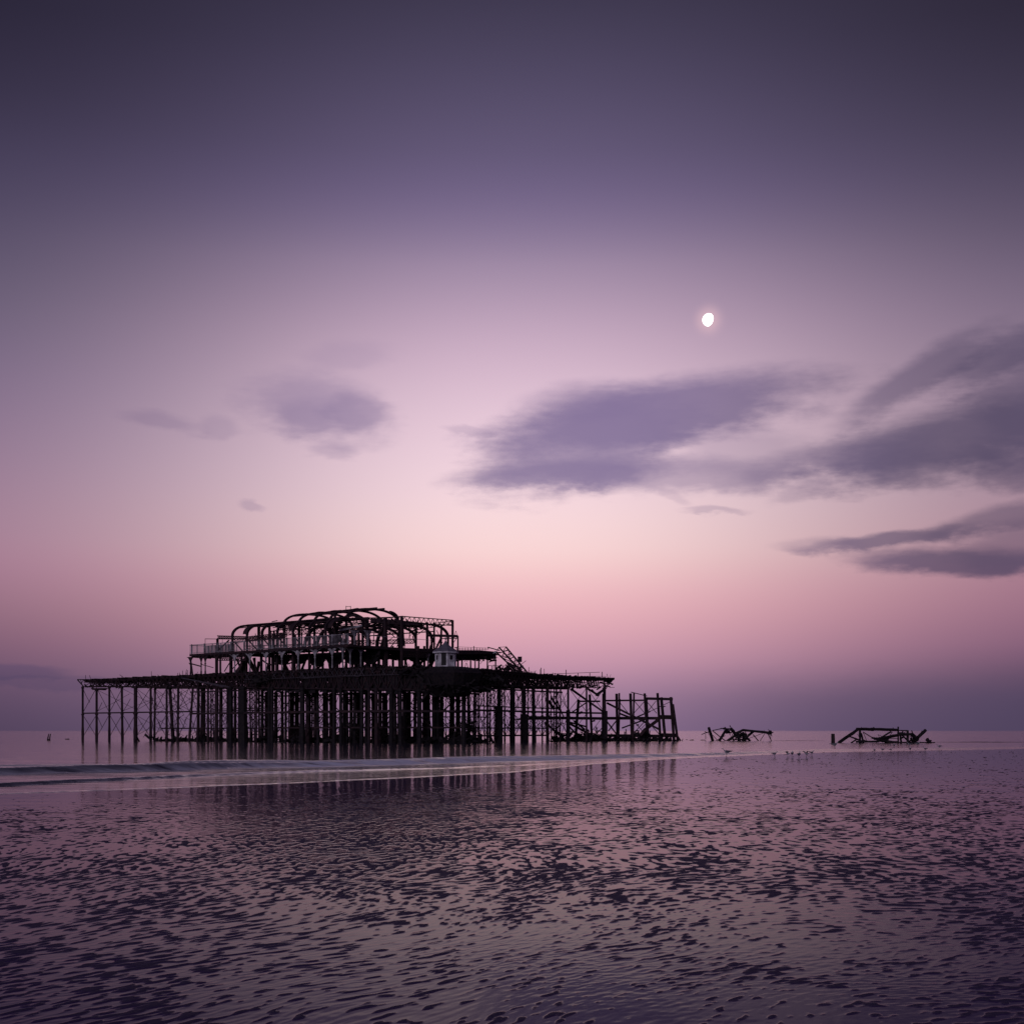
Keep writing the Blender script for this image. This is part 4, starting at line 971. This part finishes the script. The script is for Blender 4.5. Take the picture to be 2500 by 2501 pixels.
# ------------------------------------------------------------------ sky
w = bpy.data.worlds.new('World'); sc.world = w; w.use_nodes = True
nt = w.node_tree; N, L = nt.nodes, nt.links; N.clear()
out = N.new('ShaderNodeOutputWorld'); bg = N.new('ShaderNodeBackground'); L.new(bg.outputs[0], out.inputs[0])
tc = N.new('ShaderNodeTexCoord'); sx = N.new('ShaderNodeSeparateXYZ'); nv = N.new('ShaderNodeVectorMath'); nv.operation = 'NORMALIZE'
L.new(tc.outputs['Generated'], nv.inputs[0]); L.new(nv.outputs['Vector'], sx.inputs[0])
def M(op, a, b=None, c=None, clamp=False):
    n_ = N.new('ShaderNodeMath'); n_.operation = op; n_.use_clamp = clamp
    for i, v in enumerate((a, b, c)):
        if v is None: continue
        if isinstance(v, (int, float)): n_.inputs[i].default_value = v
        else: L.new(v, n_.inputs[i])
    return n_.outputs[0]
def SS(v, a, b, ta=0.0, tb=1.0):
    n_ = N.new('ShaderNodeMapRange'); n_.interpolation_type = 'SMOOTHSTEP'; L.new(v, n_.inputs['Value'])
    for k_, x in (('From Min', a), ('From Max', b), ('To Min', ta), ('To Max', tb)): n_.inputs[k_].default_value = x
    return n_.outputs['Result']
el = M('MULTIPLY', M('ARCSINE', sx.outputs['Z']), 180/math.pi)
az = M('MULTIPLY', M('ARCTAN2', sx.outputs['X'], sx.outputs['Y']), 180/math.pi)
def azel(px, py):
    return math.degrees(math.atan((px - CX)/F)), math.degrees(math.atan((HY - py)/math.hypot(F, px - CX)))
TOP = 45.0
t = M('DIVIDE', el, TOP, clamp=True)
def ramp(px, stops, top):
    r = N.new('ShaderNodeValToRGB'); cr = r.color_ramp; cr.interpolation = 'B_SPLINE'
    el_ = [(azel(px, py)[1]/TOP, srgb(*c)) for py, c in stops] + [(1.0, srgb(*top))]
    el_.sort(key=lambda e: e[0])
    cr.elements[0].position = max(0, el_[0][0]); cr.elements[0].color = el_[0][1]
    cr.elements[1].position = el_[-1][0]; cr.elements[1].color = el_[-1][1]
    for p_, c_ in el_[1:-1]:
        e = cr.elements.new(p_); e.color = c_
    L.new(t, r.inputs['Fac']); return r.outputs['Color']
SKY_C = [(0, (64, 58, 80)), (185, (80, 72, 99)), (370, (99, 88, 119)), (508, (118, 103, 139)), (647, (156, 136, 163)), (831, (201, 171, 194)), (1016, (230, 200, 216)), (1201, (246, 217, 225)), (1340, (251, 217, 214)), (1432, (241, 190, 196)), (1524, (228, 172, 183)), (1620, (200, 150, 172)), (1700, (160, 126, 154)), (1785, (134, 108, 140))]
SKY_L = [(0, (38, 34, 52)), (200, (48, 43, 63)), (370, (62, 56, 80)), (560, (76, 69, 95)), (739, (92, 84, 108)), (924, (112, 96, 126)), (1109, (135, 109, 137)), (1293, (155, 117, 142)), (1386, (155, 113, 138)), (1480, (138, 102, 122)), (1570, (118, 85, 109)), (1660, (92, 72, 98)), (1785, (70, 58, 82))]
SKY_R = [(0, (40, 35, 50)), (277, (56, 51, 70)), (554, (86, 76, 99)), (739, (112, 98, 122)), (924, (132, 112, 134)), (1183, (150, 122, 142)), (1330, (156, 116, 136)), (1441, (152, 107, 129)), (1570, (119, 84, 112)), (1640, (90, 69, 95)), (1709, (70, 58, 83)), (1785, (68, 57, 80))]
cC = ramp(1250, SKY_C, (44, 40, 60)); cL = ramp(0, SKY_L, (30, 28, 42)); cR = ramp(2500, SKY_R, (30, 28, 42))
def MIX(f, a, b, mode='MIX'):
    n_ = N.new('ShaderNodeMix'); n_.data_type = 'RGBA'; n_.blend_type = mode
    if isinstance(f, (int, float)): n_.inputs['Factor'].default_value = f
    else: L.new(f, n_.inputs['Factor'])
    for i, v in ((6, a), (7, b)):
        if isinstance(v, tuple): n_.inputs[i].default_value = v
        else: L.new(v, n_.inputs[i])
    return n_.outputs[2]
aL = M('SUBTRACT', 1.0, M('EXPONENT', M('MULTIPLY', M('POWER', M('DIVIDE', M('MAXIMUM', M('MULTIPLY', az, -1.0), 0.0), 14.5), 2.0), -1.0)))
aR = M('SUBTRACT', 1.0, M('EXPONENT', M('MULTIPLY', M('POWER', M('DIVIDE', M('MAXIMUM', az, 0.0), 15.5), 2.2), -1.0)))
sky = MIX(aL, cC, cL); sky = MIX(aR, sky, cR)
# behind the viewer: dim violet dusk
back = SS(M('ABSOLUTE', az), 35, 95)
sky = MIX(back, sky, srgb(60, 53, 78))
# moon aureole
maz, mel = azel(1730, 781)
dm = M('SQRT', M('ADD', M('POWER', M('SUBTRACT', az, maz), 2), M('POWER', M('SUBTRACT', el, mel), 2)))
sky = MIX(M('MULTIPLY', M('POWER', SS(dm, .15, 1.0, 1, 0), 2.0), .40), sky, srgb(244, 200, 205))
# clouds: soft lens shapes broken up by noise
def wnoise(sx_, sy_, det, seed):
    cv = N.new('ShaderNodeCombineXYZ'); L.new(M('MULTIPLY', az, sx_), cv.inputs[0]); L.new(M('MULTIPLY', el, sy_), cv.inputs[1]); cv.inputs[2].default_value = seed
    z_ = N.new('ShaderNodeTexNoise'); z_.inputs['Scale'].default_value = 1; z_.inputs['Detail'].default_value = det; z_.inputs['Roughness'].default_value = .55
    L.new(cv.outputs[0], z_.inputs['Vector']); return z_.outputs['Fac']
nA = wnoise(.42, 1.1, 6, 3.3); nB = wnoise(1.3, 3.0, 5, 8.1); nC = wnoise(.25, .6, 3, 5.0); nD = wnoise(.5, 4.2, 6, 13.0)
nn = M('ADD', M('MULTIPLY', M('SUBTRACT', nA, .5), 1.5), M('ADD', M('MULTIPLY', M('SUBTRACT', nB, .5), .55), M('MULTIPLY', M('SUBTRACT', nD, .5), .5)))
azw = M('ADD', az, M('MULTIPLY', M('SUBTRACT', nC, .5), 1.6)); elw = M('ADD', el, M('MULTIPLY', M('SUBTRACT', nA, .5), 1.0))
def cloud(px, py, wx, wy, rot, amp, soft=.95, nz=.52):
    ca, ce = azel(px, py); W_, H_ = wx/F*180/math.pi/2, wy/F*180/math.pi/2; c_, s_ = math.cos(R(rot)), math.sin(R(rot))
    dx, dy = M('SUBTRACT', azw, ca), M('SUBTRACT', elw, ce)
    u = M('DIVIDE', M('ADD', M('MULTIPLY', dx, c_), M('MULTIPLY', dy, s_)), W_); v = M('DIVIDE', M('SUBTRACT', M('MULTIPLY', dy, c_), M('MULTIPLY', dx, s_)), H_)
    r = M('SQRT', M('ADD', M('MULTIPLY', u, u), M('MULTIPLY', v, v)))
    r = M('SUBTRACT', r, M('MULTIPLY', nn, nz))
    return M('MULTIPLY', SS(r, 1.0 + soft*.45, 1.0 - soft*.55, 0, 1), amp)
clouds = [  # centre px, py, width, height, tilt, opacity
    (1600, 1015, 800, 150, 8, .86, .8, .4), (1430, 1085, 520, 200, 16, .72, .8, .4), (1370, 1160, 500, 70, 3, .76, .8, .35), (1640, 1160, 640, 84, -2, .52, .9, .5), (1420, 985, 300, 90, 4, .5, 1, .4), (1150, 1048, 120, 20, -4, .25), (1820, 1110, 420, 140, -14, .30, .9),
    (2330, 1075, 620, 150, 10, .85), (2520, 1010, 280, 280, 0, .6), (2240, 920, 380, 80, 27, .62), (2080, 1110, 420, 80, 6, .55), (2450, 870, 330, 80, 22, .60), (2230, 1150, 340, 90, -4, .55), (2470, 1150, 240, 100, -8, .5),
    (2170, 1318, 400, 34, 5, .75), (2340, 1372, 480, 64, -3, .85), (2440, 1270, 340, 60, 10, .60), (2500, 1330, 260, 110, 5, .5), (2010, 1330, 200, 40, 0, .25), (1745, 1252, 150, 16, -2, .32), (1960, 1205, 160, 40, 14, .28), (1640, 1215, 110, 24, -25, .2),
    (770, 1000, 330, 150, -6, .46, 1.0), (870, 1005, 160, 90, -4, .38, .8), (740, 1025, 160, 90, 8, .30, .8), (390, 1030, 170, 46, -6, .27, 1.0), (530, 1042, 80, 50, 0, .2, .9), (850, 868, 200, 60, 5, .16, 1.1), (822, 1100, 110, 36, 0, .24, .9), (612, 1236, 66, 18, -8, .28, .9),
    (20, 1642, 260, 40, -1, .50, .7), (120, 1667, 560, 30, 0, .35, .7)]
acc = None
for c_ in clouds:
    k_ = cloud(*c_)
    acc = M('SUBTRACT', 1.0, k_) if acc is None else M('MULTIPLY', acc, M('SUBTRACT', 1.0, k_))
cov = M('SUBTRACT', 1.0, acc, clamp=True)
ccol = MIX(SS(az, 4, 20), srgb(118, 103, 146), srgb(74, 67, 96))
ccol = MIX(SS(az, -6, -20), ccol, srgb(100, 84, 122))
ccol = MIX(SS(el, 4, 2), ccol, srgb(76, 66, 98))
sky = MIX(M('MULTIPLY', cov, .90), sky, ccol)
# haze bank low on the right horizon and a faint one on the left
hb = M('MULTIPLY', SS(M('ADD', el, M('MULTIPLY', nn, .5)), 3.2, 1.0), SS(az, 2, 16)); sky = MIX(M('MULTIPLY', hb, .40), sky, srgb(78, 69, 98))
# faint mottling of high thin haze
below = SS(el, 0, -2); sky = MIX(below, sky, srgb(60, 50, 70))
L.new(sky, bg.inputs['Color']); bg.inputs['Strength'].default_value = 1.0

# ------------------------------------------------------------------ added soft fill from behind the viewer, lifts kiosk and pale columns
ld = bpy.data.lights.new('Sun', 'SUN'); ld.energy = .6; ld.angle = R(25); ld.color = (.88, .80, 1)
lo = bpy.data.objects.new('Sun', ld); col.objects.link(lo); lo.rotation_euler = Vector((.45, 1, -.38)).to_track_quat('-Z', 'Y').to_euler()

# ------------------------------------------------------------------ camera
cd = bpy.data.cameras.new('Camera'); cam = bpy.data.objects.new('Camera', cd); col.objects.link(cam)
cam.location = (0, 0, CAMH); cam.rotation_euler = (R(90), 0, 0)
cd.sensor_width = 36; cd.sensor_fit = 'HORIZONTAL'; cd.lens = 36*F/2500; cd.shift_y = (HY - 1250.5)/2500
cd.clip_start = .1; cd.clip_end = 80000
sc.camera = cam
sc.view_settings.view_transform = 'Standard'; sc.view_settings.look = 'None'; sc.view_settings.exposure = 0; sc.view_settings.gamma = 1
